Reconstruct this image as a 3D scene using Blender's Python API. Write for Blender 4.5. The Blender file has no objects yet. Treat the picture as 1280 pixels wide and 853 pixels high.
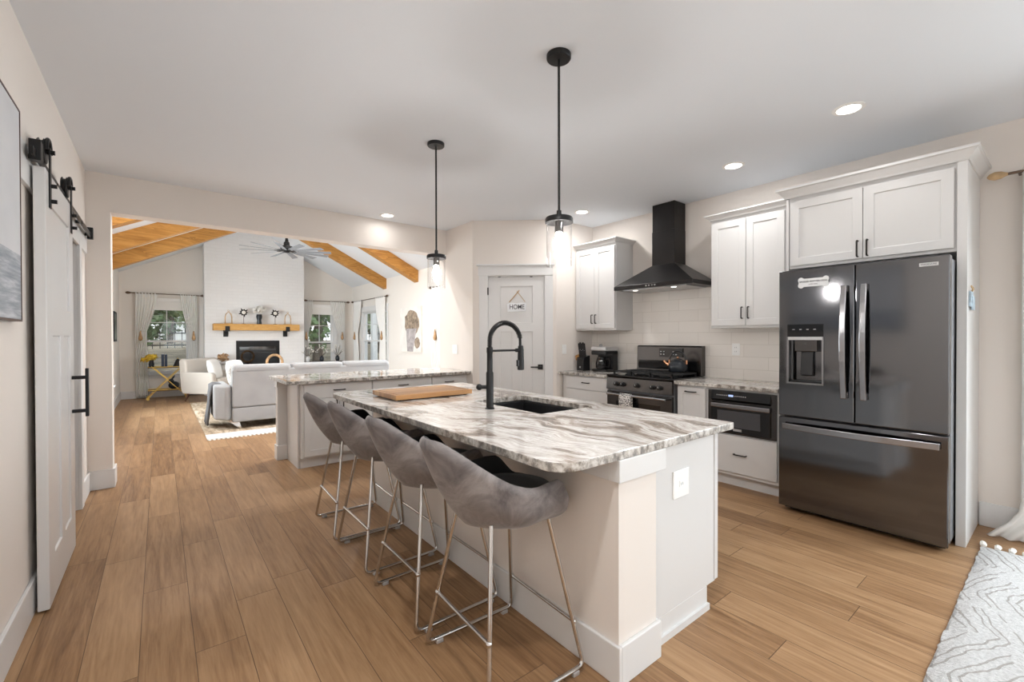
import bpy, bmesh, math, random
from mathutils import Vector, Matrix
random.seed(7)
sc = bpy.context.scene
COL = sc.collection
PI = math.pi
R = math.radians

# ------------------------------------------------------------------ camera
CAM_H = 1.31
cam = bpy.data.cameras.new('camera'); cam.sensor_width = 36.0; cam.lens = 36 * 555.8 / 1280
cam.clip_start = 0.02; cam.clip_end = 200
co = bpy.data.objects.new('camera', cam); COL.objects.link(co)
yaw, pit, rol = R(38.40), R(-0.48), R(-0.14)
f = Vector((math.sin(yaw) * math.cos(pit), math.cos(yaw) * math.cos(pit), math.sin(pit)))
r0 = Vector((math.cos(yaw), -math.sin(yaw), 0)); u0 = r0.cross(f)
rr = math.cos(rol) * r0 + math.sin(rol) * u0; uu = -math.sin(rol) * r0 + math.cos(rol) * u0
m = Matrix((rr, uu, -f)).transposed().to_4x4(); m.translation = (0, 0, CAM_H)
co.matrix_world = m
sc.camera = co

# ------------------------------------------------------------------ world, lights, exposure
sc.view_settings.view_transform = 'Standard'; sc.view_settings.look = 'None'
sc.view_settings.gamma = 1; sc.view_settings.use_curve_mapping = False
sc.view_settings.exposure = 1.06
try:
    sc.cycles.use_denoising = True
    sc.cycles.max_bounces = 10; sc.cycles.diffuse_bounces = 6; sc.cycles.glossy_bounces = 5
    sc.cycles.transmission_bounces = 6; sc.cycles.transparent_max_bounces = 12
    sc.cycles.sample_clamp_indirect = 6; sc.cycles.caustics_reflective = False; sc.cycles.caustics_refractive = False
except Exception: pass
w = bpy.data.worlds.new('sky'); sc.world = w; w.use_nodes = True
nt = w.node_tree; bg = nt.nodes['Background']
tc = nt.nodes.new('ShaderNodeTexCoord'); sx = nt.nodes.new('ShaderNodeSeparateXYZ'); rp = nt.nodes.new('ShaderNodeValToRGB')
nt.links.new(tc.outputs['Generated'], sx.inputs[0]); nt.links.new(sx.outputs['Z'], rp.inputs[0]); nt.links.new(rp.outputs[0], bg.inputs['Color'])
rp.color_ramp.elements[0].color = (0.95, 0.97, 1.0, 1); rp.color_ramp.elements[1].color = (0.62, 0.78, 1.0, 1)
bg.inputs['Strength'].default_value = .85

def area(name, loc, rot, sx_, sy_, power, color=(1, 1, 1), shape='RECTANGLE', portal=False, spread=None):
    l = bpy.data.lights.new(name, 'AREA'); l.shape = shape; l.size = sx_; l.size_y = sy_
    l.energy = power; l.color = color
    if spread: l.spread = spread
    if portal: l.cycles.is_portal = True
    o = bpy.data.objects.new(name, l); COL.objects.link(o); o.location = loc; o.rotation_euler = rot
    return o
SKY = (0.90, 0.95, 1.0)
# daylight standing outside the glass doors and windows
area('daylight_patio_door', (5.15, -1.25, 1.55), (0, R(66), 0), 2.3, 2.3, 135, SKY)
area('daylight_back_left', (0.75, -3.35, 1.5), (R(90), 0, 0), 1.7, 1.7, 7, SKY)
area('daylight_back_right', (2.95, -3.35, 1.5), (R(90), 0, 0), 1.7, 1.7, 2.5, SKY)
area('daylight_living_side', (4.75, 6.75, 1.35), (0, R(90), 0), 1.7, 1.5, 55, SKY)
area('fill_living_left', (-1.2, 9.2, 1.35), (0, R(-90), 0), 1.7, 2.0, 112, SKY)  # fill lamp outside an invented window, added to brighten the living room
sun = bpy.data.lights.new('sun', 'SUN'); sun.energy = .5; sun.angle = R(3); sun.color = (1, .96, .88)
so = bpy.data.objects.new('sun', sun); COL.objects.link(so); so.rotation_euler = (R(38), 0, R(-30))
for nm, loc, rot, a, b in (('portal_window_left', (0.13, 12.66, 1.25), (R(-90), 0, 0), .8, 1.4), ('portal_window_right', (3.38, 12.66, 1.2), (R(-90), 0, 0), .7, 1.5),
                           ('portal_window_side', (4.33, 10.98, 1.25), (0, R(90), 0), 1.4, 1.6)):
    area(nm, loc, rot, a, b, 1, portal=True)

# ------------------------------------------------------------------ mesh tools
class MB:
    def __init__(s): s.v = []; s.f = []
    def add(s, vs, fs):
        b = len(s.v); s.v += [Vector(x) for x in vs]; s.f += [tuple(i + b for i in q) for q in fs]; return s
    def box(s, x0, x1, y0, y1, z0, z1):
        return s.add([(x0,y0,z0),(x1,y0,z0),(x1,y1,z0),(x0,y1,z0),(x0,y0,z1),(x1,y0,z1),(x1,y1,z1),(x0,y1,z1)],
                     [(0,3,2,1),(4,5,6,7),(0,1,5,4),(1,2,6,5),(2,3,7,6),(3,0,4,7)])
    def bar(s, p0, p1, w, h, up=(0, 0, 1)):
        p0 = Vector(p0); p1 = Vector(p1); d = (p1 - p0).normalized(); up = Vector(up)
        a = d.cross(up)
        if a.length < 1e-4: a = d.cross(Vector((1, 0, 0)))
        a.normalize(); b = a.cross(d); a *= w / 2; b *= h / 2
        return s.add([p0-a-b, p0+a-b, p0+a+b, p0-a+b, p1-a-b, p1+a-b, p1+a+b, p1-a+b],
                     [(0,1,2,3),(7,6,5,4),(0,4,5,1),(1,5,6,2),(2,6,7,3),(3,7,4,0)])
    def cyl(s, p0, p1, r, n=16, r2=None):
        return s.tube([p0, p1], [r, r if r2 is None else r2], n)
    def tube(s, pts, r, n=10, closed=False):
        pts = [Vector(p) for p in pts]; k = len(pts)
        rs = r if isinstance(r, (list, tuple)) else [r] * k
        t0 = (pts[1] - pts[0]).normalized()
        a = t0.cross(Vector((0, 0, 1)))
        if a.length < 1e-3: a = t0.cross(Vector((1, 0, 0)))
        a.normalize(); vs = []; fs = []
        for i, p in enumerate(pts):
            if closed: t = pts[(i + 1) % k] - pts[i - 1]
            elif i == 0: t = pts[1] - pts[0]
            elif i == k - 1: t = pts[-1] - pts[-2]
            else: t = (pts[i + 1] - p).normalized() + (p - pts[i - 1]).normalized()
            t.normalize(); a = (a - t * a.dot(t)).normalized(); b = t.cross(a)
            for j in range(n):
                q = 2 * PI * j / n; vs.append(p + (a * math.cos(q) + b * math.sin(q)) * rs[i])
        for i in range(k if closed else k - 1):
            i2 = (i + 1) % k
            for j in range(n):
                j2 = (j + 1) % n; fs.append((i*n+j, i*n+j2, i2*n+j2, i2*n+j))
        if not closed: fs += [tuple(range(n - 1, -1, -1)), tuple((k-1)*n + j for j in range(n))]
        return s.add(vs, fs)
    def lathe(s, prof, c=(0, 0, 0), n=24, ax='z'):
        c = Vector(c); vs = []; fs = []; k = len(prof)
        for (r, z) in prof:
            for j in range(n):
                q = 2 * PI * j / n; x, y = max(r, 1e-5) * math.cos(q), max(r, 1e-5) * math.sin(q)
                vs.append(c + (Vector((x, y, z)) if ax == 'z' else Vector((z, x, y)) if ax == 'x' else Vector((y, z, x))))
        for i in range(k - 1):
            for j in range(n):
                j2 = (j + 1) % n; fs.append((i*n+j, i*n+j2, (i+1)*n+j2, (i+1)*n+j))
        fs.append(tuple(range(n - 1, -1, -1))); fs.append(tuple((k-1)*n + j for j in range(n)))
        return s.add(vs, fs)
    def ball(s, c, rx, ry=None, rz=None, n=14, m_=9):
        ry = ry or rx; rz = rz or rx; c = Vector(c)
        vs = [c + Vector((0, 0, -rz))]; fs = []
        for i in range(1, m_):
            p = -PI / 2 + PI * i / m_
            for j in range(n):
                q = 2 * PI * j / n; vs.append(c + Vector((rx*math.cos(p)*math.cos(q), ry*math.cos(p)*math.sin(q), rz*math.sin(p))))
        vs.append(c + Vector((0, 0, rz))); L = len(vs) - 1
        for j in range(n):
            j2 = (j + 1) % n; fs.append((0, 1 + j2, 1 + j)); fs.append((L, L - n + j, L - n + j2))
            for i in range(m_ - 2):
                a = 1 + i * n; fs.append((a + j, a + j2, a + n + j2, a + n + j))
        return s.add(vs, fs)
    def prism(s, pts, d):
        d = Vector(d); pts = [Vector(p) for p in pts]; n = len(pts)
        return s.add(pts + [p + d for p in pts], [tuple(range(n - 1, -1, -1)), tuple(range(n, 2*n))] + [(i, (i+1) % n, n + (i+1) % n, n + i) for i in range(n)])
    def grid(s, g, closed_u=False, closed_v=False):
        nu = len(g); nv = len(g[0]); vs = [p for row in g for p in row]; fs = []
        for i in range(nu if closed_u else nu - 1):
            for j in range(nv if closed_v else nv - 1):
                fs.append((i*nv+j, ((i+1) % nu)*nv+j, ((i+1) % nu)*nv+(j+1) % nv, i*nv+(j+1) % nv))
        return s.add(vs, fs)
    def slab(s, O, U, V, N, W, H, T, rects=()):
        """plate W x H x T whose back lies at O; rects (u0,u1,v0,v1,depth) are sunk into the front, depth None pierces it"""
        O, U, V, N = Vector(O), Vector(U), Vector(V), Vector(N)
        us = sorted({0, W} | {round(q, 5) for r_ in rects for q in r_[:2]}); vs = sorted({0, H} | {round(q, 5) for r_ in rects for q in r_[2:4]})
        us = [q for q in us if -1e-6 <= q <= W + 1e-6]; vs = [q for q in vs if -1e-6 <= q <= H + 1e-6]
        def hgt(i, j):
            if i < 0 or j < 0 or i >= len(us) - 1 or j >= len(vs) - 1: return 0
            a = (us[i] + us[i+1]) / 2; b = (vs[j] + vs[j+1]) / 2; h = T
            for q in rects:
                if q[0] < a < q[1] and q[2] < b < q[3]: h = 0 if q[4] is None else T - q[4]
            return h
        idx = {}; base = len(s.v)
        def P(u, v, n):
            k = (round(u, 4), round(v, 4), round(n, 4))
            if k not in idx:
                idx[k] = len(s.v); s.v.append(O + U * u + V * v + N * n)
            return idx[k]
        flip = U.cross(V).dot(N) < 0
        def F(*q): s.f.append(tuple(reversed(q)) if flip else tuple(q))
        for i in range(-1, len(us)):
            for j in range(-1, len(vs)):
                h = hgt(i, j)
                if h > 0:
                    a, b, c, d = us[i], us[i+1], vs[j], vs[j+1]
                    F(P(a,c,h), P(b,c,h), P(b,d,h), P(a,d,h)); F(P(a,d,0), P(b,d,0), P(b,c,0), P(a,c,0))
                h2 = hgt(i + 1, j)
                if h2 != h and 0 <= j < len(vs) - 1:
                    u = us[i+1]; c, d = vs[j], vs[j+1]; lo, hi = min(h, h2), max(h, h2)
                    q = (P(u,c,lo), P(u,d,lo), P(u,d,hi), P(u,c,hi)); F(*(q if h > h2 else q[::-1]))
                h2 = hgt(i, j + 1)
                if h2 != h and 0 <= i < len(us) - 1:
                    v = vs[j+1]; a, b = us[i], us[i+1]; lo, hi = min(h, h2), max(h, h2)
                    q = (P(a,v,lo), P(a,v,hi), P(b,v,hi), P(b,v,lo)); F(*(q if h > h2 else q[::-1]))
        return s

def wloc(o):
    p = Vector((0, 0, 0))
    while o: p = p + Vector(o.location); o = o.parent
    return p
def obj(name, mb, mat, parent=None, smooth=False, bevel=0, local=False, sub=0, solid=0, ang=40, seg=2):
    """one mesh object; geometry is given in world coordinates unless local"""
    me = bpy.data.meshes.new(name)
    off = Vector((0, 0, 0)) if (local or parent is None) else wloc(parent)
    me.from_pydata([v - off for v in mb.v], [], mb.f); me.update()
    bm = bmesh.new(); bm.from_mesh(me); bmesh.ops.recalc_face_normals(bm, faces=bm.faces); bm.to_mesh(me); bm.free()
    me.materials.append(mat)
    if smooth:
        for p in me.polygons: p.use_smooth = True
        try: me.set_sharp_from_angle(angle=R(ang))
        except Exception: pass
    o = bpy.data.objects.new(name, me); COL.objects.link(o)
    if parent: o.parent = parent
    if solid:
        q = o.modifiers.new('solid', 'SOLIDIFY'); q.thickness = solid; q.offset = 0
    if bevel:
        q = o.modifiers.new('bevel', 'BEVEL'); q.width = bevel; q.segments = seg; q.limit_method = 'ANGLE'; q.angle_limit = R(35)
    if sub:
        q = o.modifiers.new('sub', 'SUBSURF'); q.levels = sub; q.render_levels = sub
    return o
def tag(o, label, cat, group=None):
    o['label'] = label; o['category'] = cat
    if group: o['group'] = group
    return o
def thing(name, label, cat, loc=(0, 0, 0), rz=0, group=None):
    o = bpy.data.objects.new(name, None); o.empty_display_size = .1; COL.objects.link(o); o.location = loc; o.rotation_euler = (0, 0, rz)
    return tag(o, label, cat, group)
def struct(name, mb, mat, parent=None, **k):
    o = obj(name, mb, mat, parent, **k)
    if parent is None: o['kind'] = 'structure'
    return o
def sroot(name, loc=(0, 0, 0), rz=0):
    o = bpy.data.objects.new(name, None); COL.objects.link(o); o.location = loc; o.rotation_euler = (0, 0, rz); o['kind'] = 'structure'; return o
def dup(root, loc, rz=0, label=None, parent=None):
    c = root.copy(); COL.objects.link(c)
    if parent is None:
        c.location = loc; c.rotation_euler = (0, 0, rz); c['label'] = label
    else: c.parent = parent; c.matrix_parent_inverse = root.matrix_parent_inverse
    for ch in root.children: dup(ch, None, parent=c)
    return c
def text(body, size, mat, parent, origin, U, V, N, name='lettering', depth=.0006, align='CENTER', bold=0.0, local=False, space=1.0):
    cu = bpy.data.curves.new('t', 'FONT'); cu.body = body; cu.size = size; cu.align_x = align; cu.align_y = 'CENTER'; cu.extrude = depth; cu.offset = bold; cu.space_character = space
    t = bpy.data.objects.new('t', cu); COL.objects.link(t)
    me = bpy.data.meshes.new_from_object(t.evaluated_get(bpy.context.evaluated_depsgraph_get()))
    mb = MB(); U, V, N, O = Vector(U), Vector(V), Vector(N), Vector(origin)
    mb.v = [O + U * v.co.x + V * v.co.y + N * (v.co.z + depth) for v in me.vertices]; mb.f = [tuple(p.vertices) for p in me.polygons]
    bpy.data.objects.remove(t); bpy.data.curves.remove(cu); bpy.data.meshes.remove(me)
    return obj(name, mb, mat, parent, local=local)

# ------------------------------------------------------------------ materials
def mat(name, col, rough=.5, metal=0, bump=0, bscale=50, spec=.5, var=0, vscale=5, coat=0, sheen=0, trans=0, ior=1.45, emit=None, estr=0, alpha=1):
    m_ = bpy.data.materials.new(name); m_.use_nodes = True; n = m_.node_tree; b = n.nodes['Principled BSDF']
    b.inputs['Base Color'].default_value = (*col, 1); b.inputs['Roughness'].default_value = rough; b.inputs['Metallic'].default_value = metal
    b.inputs['Specular IOR Level'].default_value = spec; b.inputs['IOR'].default_value = ior
    b.inputs['Coat Weight'].default_value = coat; b.inputs['Sheen Weight'].default_value = sheen; b.inputs['Transmission Weight'].default_value = trans
    if emit: b.inputs['Emission Color'].default_value = (*emit, 1); b.inputs['Emission Strength'].default_value = estr
    t = n.nodes.new('ShaderNodeTexCoord')
    if var:
        nz = n.nodes.new('ShaderNodeTexNoise'); nz.inputs['Scale'].default_value = vscale; nz.inputs['Detail'].default_value = 4
        cr = n.nodes.new('ShaderNodeValToRGB'); n.links.new(t.outputs['Object'], nz.inputs['Vector']); n.links.new(nz.outputs['Fac'], cr.inputs[0])
        cr.color_ramp.elements[0].position = .3; cr.color_ramp.elements[1].position = .7
        cr.color_ramp.elements[0].color = (*[c * (1 - var) for c in col], 1); cr.color_ramp.elements[1].color = (*[min(1, c * (1 + var)) for c in col], 1)
        n.links.new(cr.outputs[0], b.inputs['Base Color'])
    if bump:
        nz = n.nodes.new('ShaderNodeTexNoise'); nz.inputs['Scale'].default_value = bscale; nz.inputs['Detail'].default_value = 3
        bp = n.nodes.new('ShaderNodeBump'); bp.inputs['Strength'].default_value = bump; bp.inputs['Distance'].default_value = .01
        n.links.new(t.outputs['Object'], nz.inputs['Vector']); n.links.new(nz.outputs['Fac'], bp.inputs['Height']); n.links.new(bp.outputs[0], b.inputs['Normal'])
    return m_
class NG:
    """tiny helper to wire shader nodes"""
    def __init__(s, m_): s.n = m_.node_tree; s.b = s.n.nodes['Principled BSDF']
    def new(s, t, **k):
        x = s.n.nodes.new('ShaderNode' + t)
        for a, v in k.items(): setattr(x, a, v)
        return x
    def lk(s, a, b): s.n.links.new(a, b)
    def math(s, op, a, b=None):
        x = s.new('Math', operation=op)
        for i, v in enumerate((a, b)):
            if v is None: continue
            if isinstance(v, (int, float)): x.inputs[i].default_value = v
            else: s.lk(v, x.inputs[i])
        return x.outputs[0]
    def ramp(s, fac, stops):
        x = s.new('ValToRGB'); e = x.color_ramp.elements
        while len(e) < len(stops): e.new(.5)
        for el, (p, c) in zip(e, stops): el.position = p; el.color = (*c, 1)
        s.lk(fac, x.inputs[0]); return x.outputs[0]
    def mix(s, fac, a, b, mode='MIX'):
        x = s.new('Mix', data_type='RGBA', blend_type=mode)
        for sock, v in ((x.inputs[0], fac), (x.inputs[6], a), (x.inputs[7], b)):
            if isinstance(v, (int, float)): sock.default_value = v
            elif isinstance(v, tuple): sock.default_value = (*v, 1)
            else: s.lk(v, sock)
        return x.outputs[2]
    def noise(s, vec, scale, detail=4, rough=.5, dist=0):
        x = s.new('TexNoise'); x.inputs['Scale'].default_value = scale; x.inputs['Detail'].default_value = detail
        x.inputs['Roughness'].default_value = rough; x.inputs['Distortion'].default_value = dist
        s.lk(vec, x.inputs['Vector']); return x.outputs['Fac']
    def mapping(s, vec, scale=(1, 1, 1), rot=(0, 0, 0), loc=(0, 0, 0)):
        x = s.new('Mapping'); x.inputs['Scale'].default_value = scale; x.inputs['Rotation'].default_value = rot; x.inputs['Location'].default_value = loc
        s.lk(vec, x.inputs['Vector']); return x.outputs[0]
    def bump(s, h, strength, dist=.01):
        x = s.new('Bump'); x.inputs['Strength'].default_value = strength; x.inputs['Distance'].default_value = dist
        s.lk(h, x.inputs['Height']); s.lk(x.outputs[0], s.b.inputs['Normal'])

M = {}
M['paint'] = mat('wall_paint', (.755, .705, .66), .75, bump=.05, bscale=220)
M['paint_lr'] = mat('wall_paint_living', (.80, .765, .72), .75, bump=.05, bscale=220)
M['ceil'] = mat('ceiling_paint', (.765, .805, .855), .85, bump=.06, bscale=260)
M['white'] = mat('white_lacquer', (.66, .657, .653), .32)
M['trim'] = mat('white_trim', (.70, .70, .698), .38)
M['cab_in'] = mat('cabinet_gap', (.25, .24, .23), .6)
M['black'] = mat('matte_black_metal', (.012, .012, .013), .38, metal=.3)
M['bronze'] = mat('dark_bronze', (.03, .026, .024), .4, metal=.6)
M['rubber'] = mat('black_plastic', (.015, .015, .016), .3)
M['blackglass'] = mat('black_glass', (.008, .008, .009), .06, spec=.6)
M['chrome'] = mat('polished_chrome', (.62, .61, .60), .14, metal=1)
M['steel'] = mat('brushed_steel', (.45, .45, .46), .3, metal=1)
M['cast'] = mat('cast_iron', (.02, .02, .021), .55, bump=.2, bscale=300)
M['sink'] = mat('black_composite', (.012, .012, .013), .42, bump=.1, bscale=400)
M['brass'] = mat('gold_metal', (.72, .50, .13), .3, metal=.8)
M['rodmetal'] = mat('antique_bronze_rod', (.16, .11, .08), .4, metal=.8)
M['white_plastic'] = mat('white_plastic', (.86, .86, .85), .3)
M['curtain'] = mat('white_linen', (.90, .895, .875), .9, bump=.15, bscale=400, sheen=.2)
M['sofa'] = mat('light_grey_upholstery', (.36, .362, .37), .85, bump=.2, bscale=350, sheen=.15, var=.06, vscale=4)
M['chair'] = mat('oatmeal_upholstery', (.50, .455, .405), .85, bump=.2, bscale=350, sheen=.15)
M['throw'] = mat('charcoal_knit', (.13, .13, .135), .95, bump=.5, bscale=180)
M['walnut'] = mat('dark_walnut', (.07, .03, .018), .4)
M['paper'] = mat('white_card', (.80, .82, .84), .6)
M['ink'] = mat('dark_ink', (.02, .022, .03), .6)
M['leaf'] = mat('leaf_green', (.10, .155, .06), .6, var=.5, vscale=1.2)
M['leaf2'] = mat('pale_leaf_green', (.20, .25, .12), .6, var=.5, vscale=1.2)
M['bark'] = mat('bark', (.11, .085, .065), .9, bump=.5, bscale=20)
M['petal'] = mat('white_petal', (.85, .83, .78), .8)
M['yellow'] = mat('yellow_petal', (.85, .55, .06), .7, var=.35, vscale=14)
M['tan'] = mat('dried_tan', (.48, .30, .16), .8, var=.4, vscale=18)
M['rope'] = mat('natural_wood', (.52, .36, .20), .6, var=.3, vscale=12)
M['darkvase'] = mat('dark_glazed_ceramic', (.02, .024, .03), .22)
M['copper'] = mat('copper', (.80, .42, .24), .25, metal=1)
M['grayblade'] = mat('weathered_grey_blade', (.30, .32, .35), .5, var=.1, vscale=8)
M['can'] = mat('lamp_diffuser', (1, 1, 1), .4, emit=(1, .95, .88), estr=3)
M['hood_lamp'] = mat('hood_lamp_lens', (1, 1, 1), .4, emit=(1, .95, .88), estr=2)
M['bulb'] = mat('lit_bulb', (1, 1, 1), .4, emit=(1, .955, .91), estr=200)
M['display'] = mat('blue_display', (.02, .02, .03), .2, emit=(.35, .45, .75), estr=.7)
M['siding'] = mat('white_siding', (.74, .74, .72), .7)
M['concrete'] = mat('pale_paving', (.5, .48, .45), .9, var=.15, vscale=6)

# black stainless steel, softly rippled
def black_steel(name, col, rough):
    m_ = mat(name, col, rough, metal=1); g = NG(m_); t = g.new('TexCoord')
    v = g.mapping(t.outputs['Object'], (1.2, 1.2, 220)); h = g.noise(v, 1.0, 2)
    v2 = g.mapping(t.outputs['Object'], (5, 5, 1.4)); h2 = g.noise(v2, 1.0, 1)
    s = g.math('ADD', g.math('MULTIPLY', h, .012), g.math('MULTIPLY', h2, .30)); g.bump(s, .10, .02)
    return m_
M['bsteel'] = black_steel('black_stainless', (.148, .149, .157), .09)
M['bsteel_side'] = mat('grey_appliance_side', (.22, .225, .24), .45, metal=.5)
M['bsteel_handle'] = mat('black_stainless_handle', (.33, .33, .345), .22, metal=1)
M['hood'] = mat('hood_black_steel', (.028, .026, .026), .3, metal=.7)
M['cooker'] = black_steel('cooker_black_stainless', (.10, .094, .092), .25)

# curtains let daylight glow through
n_ = M['curtain'].node_tree; b_ = n_.nodes['Principled BSDF']; o_ = n_.nodes['Material Output']; tl = n_.nodes.new('ShaderNodeBsdfTranslucent'); mx_ = n_.nodes.new('ShaderNodeMixShader')
tl.inputs[0].default_value = (.86, .85, .82, 1); mx_.inputs[0].default_value = .12
n_.links.new(b_.outputs[0], mx_.inputs[1]); n_.links.new(tl.outputs[0], mx_.inputs[2]); n_.links.new(mx_.outputs[0], o_.inputs[0])

# thin clear glass: part mirror, mostly clear
def clear_glass(name, tint=(1, 1, 1), refl=.08):
    m_ = bpy.data.materials.new(name); m_.use_nodes = True; n = m_.node_tree; n.nodes.clear()
    o = n.nodes.new('ShaderNodeOutputMaterial'); mx = n.nodes.new('ShaderNodeMixShader'); tr = n.nodes.new('ShaderNodeBsdfTransparent'); gl = n.nodes.new('ShaderNodeBsdfGlossy')
    lw = n.nodes.new('ShaderNodeLayerWeight'); lw.inputs['Blend'].default_value = .5; pw = n.nodes.new('ShaderNodeMath'); pw.operation = 'POWER'; pw.inputs[1].default_value = 4; ml = n.nodes.new('ShaderNodeMath'); ml.operation = 'MULTIPLY_ADD'; ml.inputs[1].default_value = .5; ml.inputs[2].default_value = refl * .6
    tr.inputs[0].default_value = (*tint, 1); gl.inputs['Roughness'].default_value = .02
    n.links.new(lw.outputs['Facing'], pw.inputs[0]); n.links.new(pw.outputs[0], ml.inputs[0]); n.links.new(ml.outputs[0], mx.inputs[0]); n.links.new(tr.outputs[0], mx.inputs[1]); n.links.new(gl.outputs[0], mx.inputs[2]); n.links.new(mx.outputs[0], o.inputs[0])
    return m_
M['glass'] = clear_glass('window_glass', (.97, .985, .98), .05)
M['shade_glass'] = clear_glass('lamp_shade_glass', (.985, .985, .985), .10)
M['fire_glass'] = clear_glass('firebox_glass', (.5, .5, .5), .25)

# floor: long wood planks running away from the camera
m_ = mat('wood_plank_floor', (.3, .18, .1), .4, spec=.3); g = NG(m_); t = g.new('TexCoord'); sp = g.new('SeparateXYZ'); g.lk(t.outputs['Object'], sp.inputs[0])
PW, PL = .182, 1.22
row = g.math('FLOOR', g.math('DIVIDE', g.math('ADD', sp.outputs['X'], .074), PW)); fx = g.math('FRACT', g.math('DIVIDE', g.math('ADD', sp.outputs['X'], .074), PW))
wn = g.new('TexWhiteNoise', noise_dimensions='1D'); g.lk(row, wn.inputs['W'])
yy = g.math('DIVIDE', g.math('ADD', sp.outputs['Y'], g.math('MULTIPLY', wn.outputs['Value'], PL)), PL)
pl_ = g.math('FLOOR', yy); fy = g.math('FRACT', yy)
cb = g.new('CombineXYZ'); g.lk(row, cb.inputs[0]); g.lk(pl_, cb.inputs[1]); wn2 = g.new('TexWhiteNoise', noise_dimensions='2D'); g.lk(cb.outputs[0], wn2.inputs['Vector'])
cb2 = g.new('CombineXYZ'); g.lk(g.math('MULTIPLY', sp.outputs['X'], 20), cb2.inputs[0]); g.lk(g.math('MULTIPLY', sp.outputs['Y'], 1.3), cb2.inputs[1]); g.lk(g.math('MULTIPLY', wn2.outputs['Value'], 37), cb2.inputs[2])
gr = g.noise(cb2.outputs[0], 1.0, 7, .62, 1.2)
cb3 = g.new('CombineXYZ'); g.lk(g.math('MULTIPLY', sp.outputs['X'], 90), cb3.inputs[0]); g.lk(g.math('MULTIPLY', sp.outputs['Y'], 5), cb3.inputs[1]); g.lk(wn2.outputs['Value'], cb3.inputs[2])
fine = g.noise(cb3.outputs[0], 1.0, 3, .6)
tone = g.math('ADD', g.math('MULTIPLY', wn2.outputs['Value'], .20), g.math('ADD', g.math('MULTIPLY', gr, .56), g.math('MULTIPLY', fine, .30)))
c = g.ramp(tone, [(.26, (.120, .060, .027)), (.42, (.245, .136, .066)), (.56, (.345, .205, .106)), (.78, (.47, .30, .165))])
def band(fr, wd): return g.math('MAXIMUM', g.math('LESS_THAN', fr, wd), g.math('GREATER_THAN', fr, 1 - wd))
gap = g.math('MAXIMUM', band(fx, .008), band(fy, .0014))
c = g.mix(gap, c, (.13, .075, .04)); g.lk(c, g.b.inputs['Base Color'])
g.lk(g.math('ADD', g.math('MULTIPLY', gr, .14), .33), g.b.inputs['Roughness'])
g.bump(g.math('SUBTRACT', g.math('MULTIPLY', fine, .12), gap), .25, .002)
M['floor'] = m_

# flowing white, grey and brown stone
m_ = mat('veined_stone', (.6, .57, .53), .07, spec=.55); g = NG(m_); t = g.new('TexCoord')
v = g.mapping(t.outputs['Object'], (1, 1, 1), (0, 0, R(-14)))
wv = g.new('TexNoise'); wv.inputs['Scale'].default_value = 1.05; wv.inputs['Detail'].default_value = 3; g.lk(v, wv.inputs['Vector'])
add = g.new('VectorMath', operation='MULTIPLY_ADD'); g.lk(wv.outputs['Color'], add.inputs[0]); add.inputs[1].default_value = (1.1, 1.0, .6); g.lk(v, add.inputs[2])
s1 = g.mapping(add.outputs[0], (5.2, .95, 6)); n1 = g.noise(s1, 1.0, 6, .62, .5)
s2 = g.mapping(add.outputs[0], (46, 4.0, 22), loc=(3, 1, 2)); n2 = g.noise(s2, 1.0, 5, .65, .4)
s3 = g.mapping(t.outputs['Object'], (60, 60, 40)); n3 = g.noise(s3, 1.0, 3, .7)
c1 = g.ramp(n1, [(.33, (.15, .125, .105)), (.40, (.36, .305, .265)), (.45, (.66, .63, .60)), (.53, (.82, .815, .805)), (.58, (.70, .68, .66)), (.625, (.40, .355, .32)), (.66, (.22, .19, .17)), (.70, (.60, .57, .54)), (.78, (.80, .79, .78))])
c2 = g.ramp(n2, [(.33, (.40, .345, .31)), (.43, (.70, .655, .62)), (.52, (.95, .94, .93)), (.60, (1, 1, 1)), (.68, (.72, .68, .65))])
c = g.mix(.85, c1, c2, 'MULTIPLY'); c4 = g.ramp(n3, [(.32, (.62, .58, .54)), (.5, (1, 1, 1))]); c = g.mix(.45, c, c4, 'MULTIPLY')
# broken, darker mottling on the rough-sawn edges (faces that do not look up)
ge = g.new('NewGeometry'); sn = g.new('SeparateXYZ'); g.lk(ge.outputs['Normal'], sn.inputs[0]); side = g.math('LESS_THAN', g.math('ABSOLUTE', sn.outputs['Z']), .5)
n4 = g.noise(g.mapping(t.outputs['Object'], (26, 26, 20)), 1.0, 4, .7)
ce = g.ramp(n4, [(.38, (.05, .043, .037)), (.47, (.22, .195, .165)), (.55, (.50, .47, .43)), (.66, (.68, .67, .65))])
c = g.mix(g.math('MULTIPLY', side, .75), c, ce); g.lk(c, g.b.inputs['Base Color'])
g.lk(g.math('ADD', g.math('MULTIPLY', side, .25), .07), g.b.inputs['Roughness'])
M['stone'] = m_

# glazed tiles in running bond
m_ = mat('glazed_wall_tile', (.76, .72, .67), .12); g = NG(m_); t = g.new('TexCoord'); sp = g.new('SeparateXYZ'); g.lk(t.outputs['Object'], sp.inputs[0])
cb = g.new('CombineXYZ'); g.lk(g.math('ADD', sp.outputs['Y'], sp.outputs['X']), cb.inputs[0]); g.lk(g.math('SUBTRACT', sp.outputs['Z'], .871), cb.inputs[1])
bk = g.new('TexBrick'); bk.offset = .35; bk.offset_frequency = 2; bk.inputs['Scale'].default_value = 1; bk.inputs['Brick Width'].default_value = .345; bk.inputs['Row Height'].default_value = .1212
bk.inputs['Mortar Size'].default_value = .0022; bk.inputs['Mortar Smooth'].default_value = .2
bk.inputs['Color1'].default_value = (.83, .79, .745, 1); bk.inputs['Color2'].default_value = (.79, .75, .705, 1); bk.inputs['Mortar'].default_value = (.66, .62, .57, 1)
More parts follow.
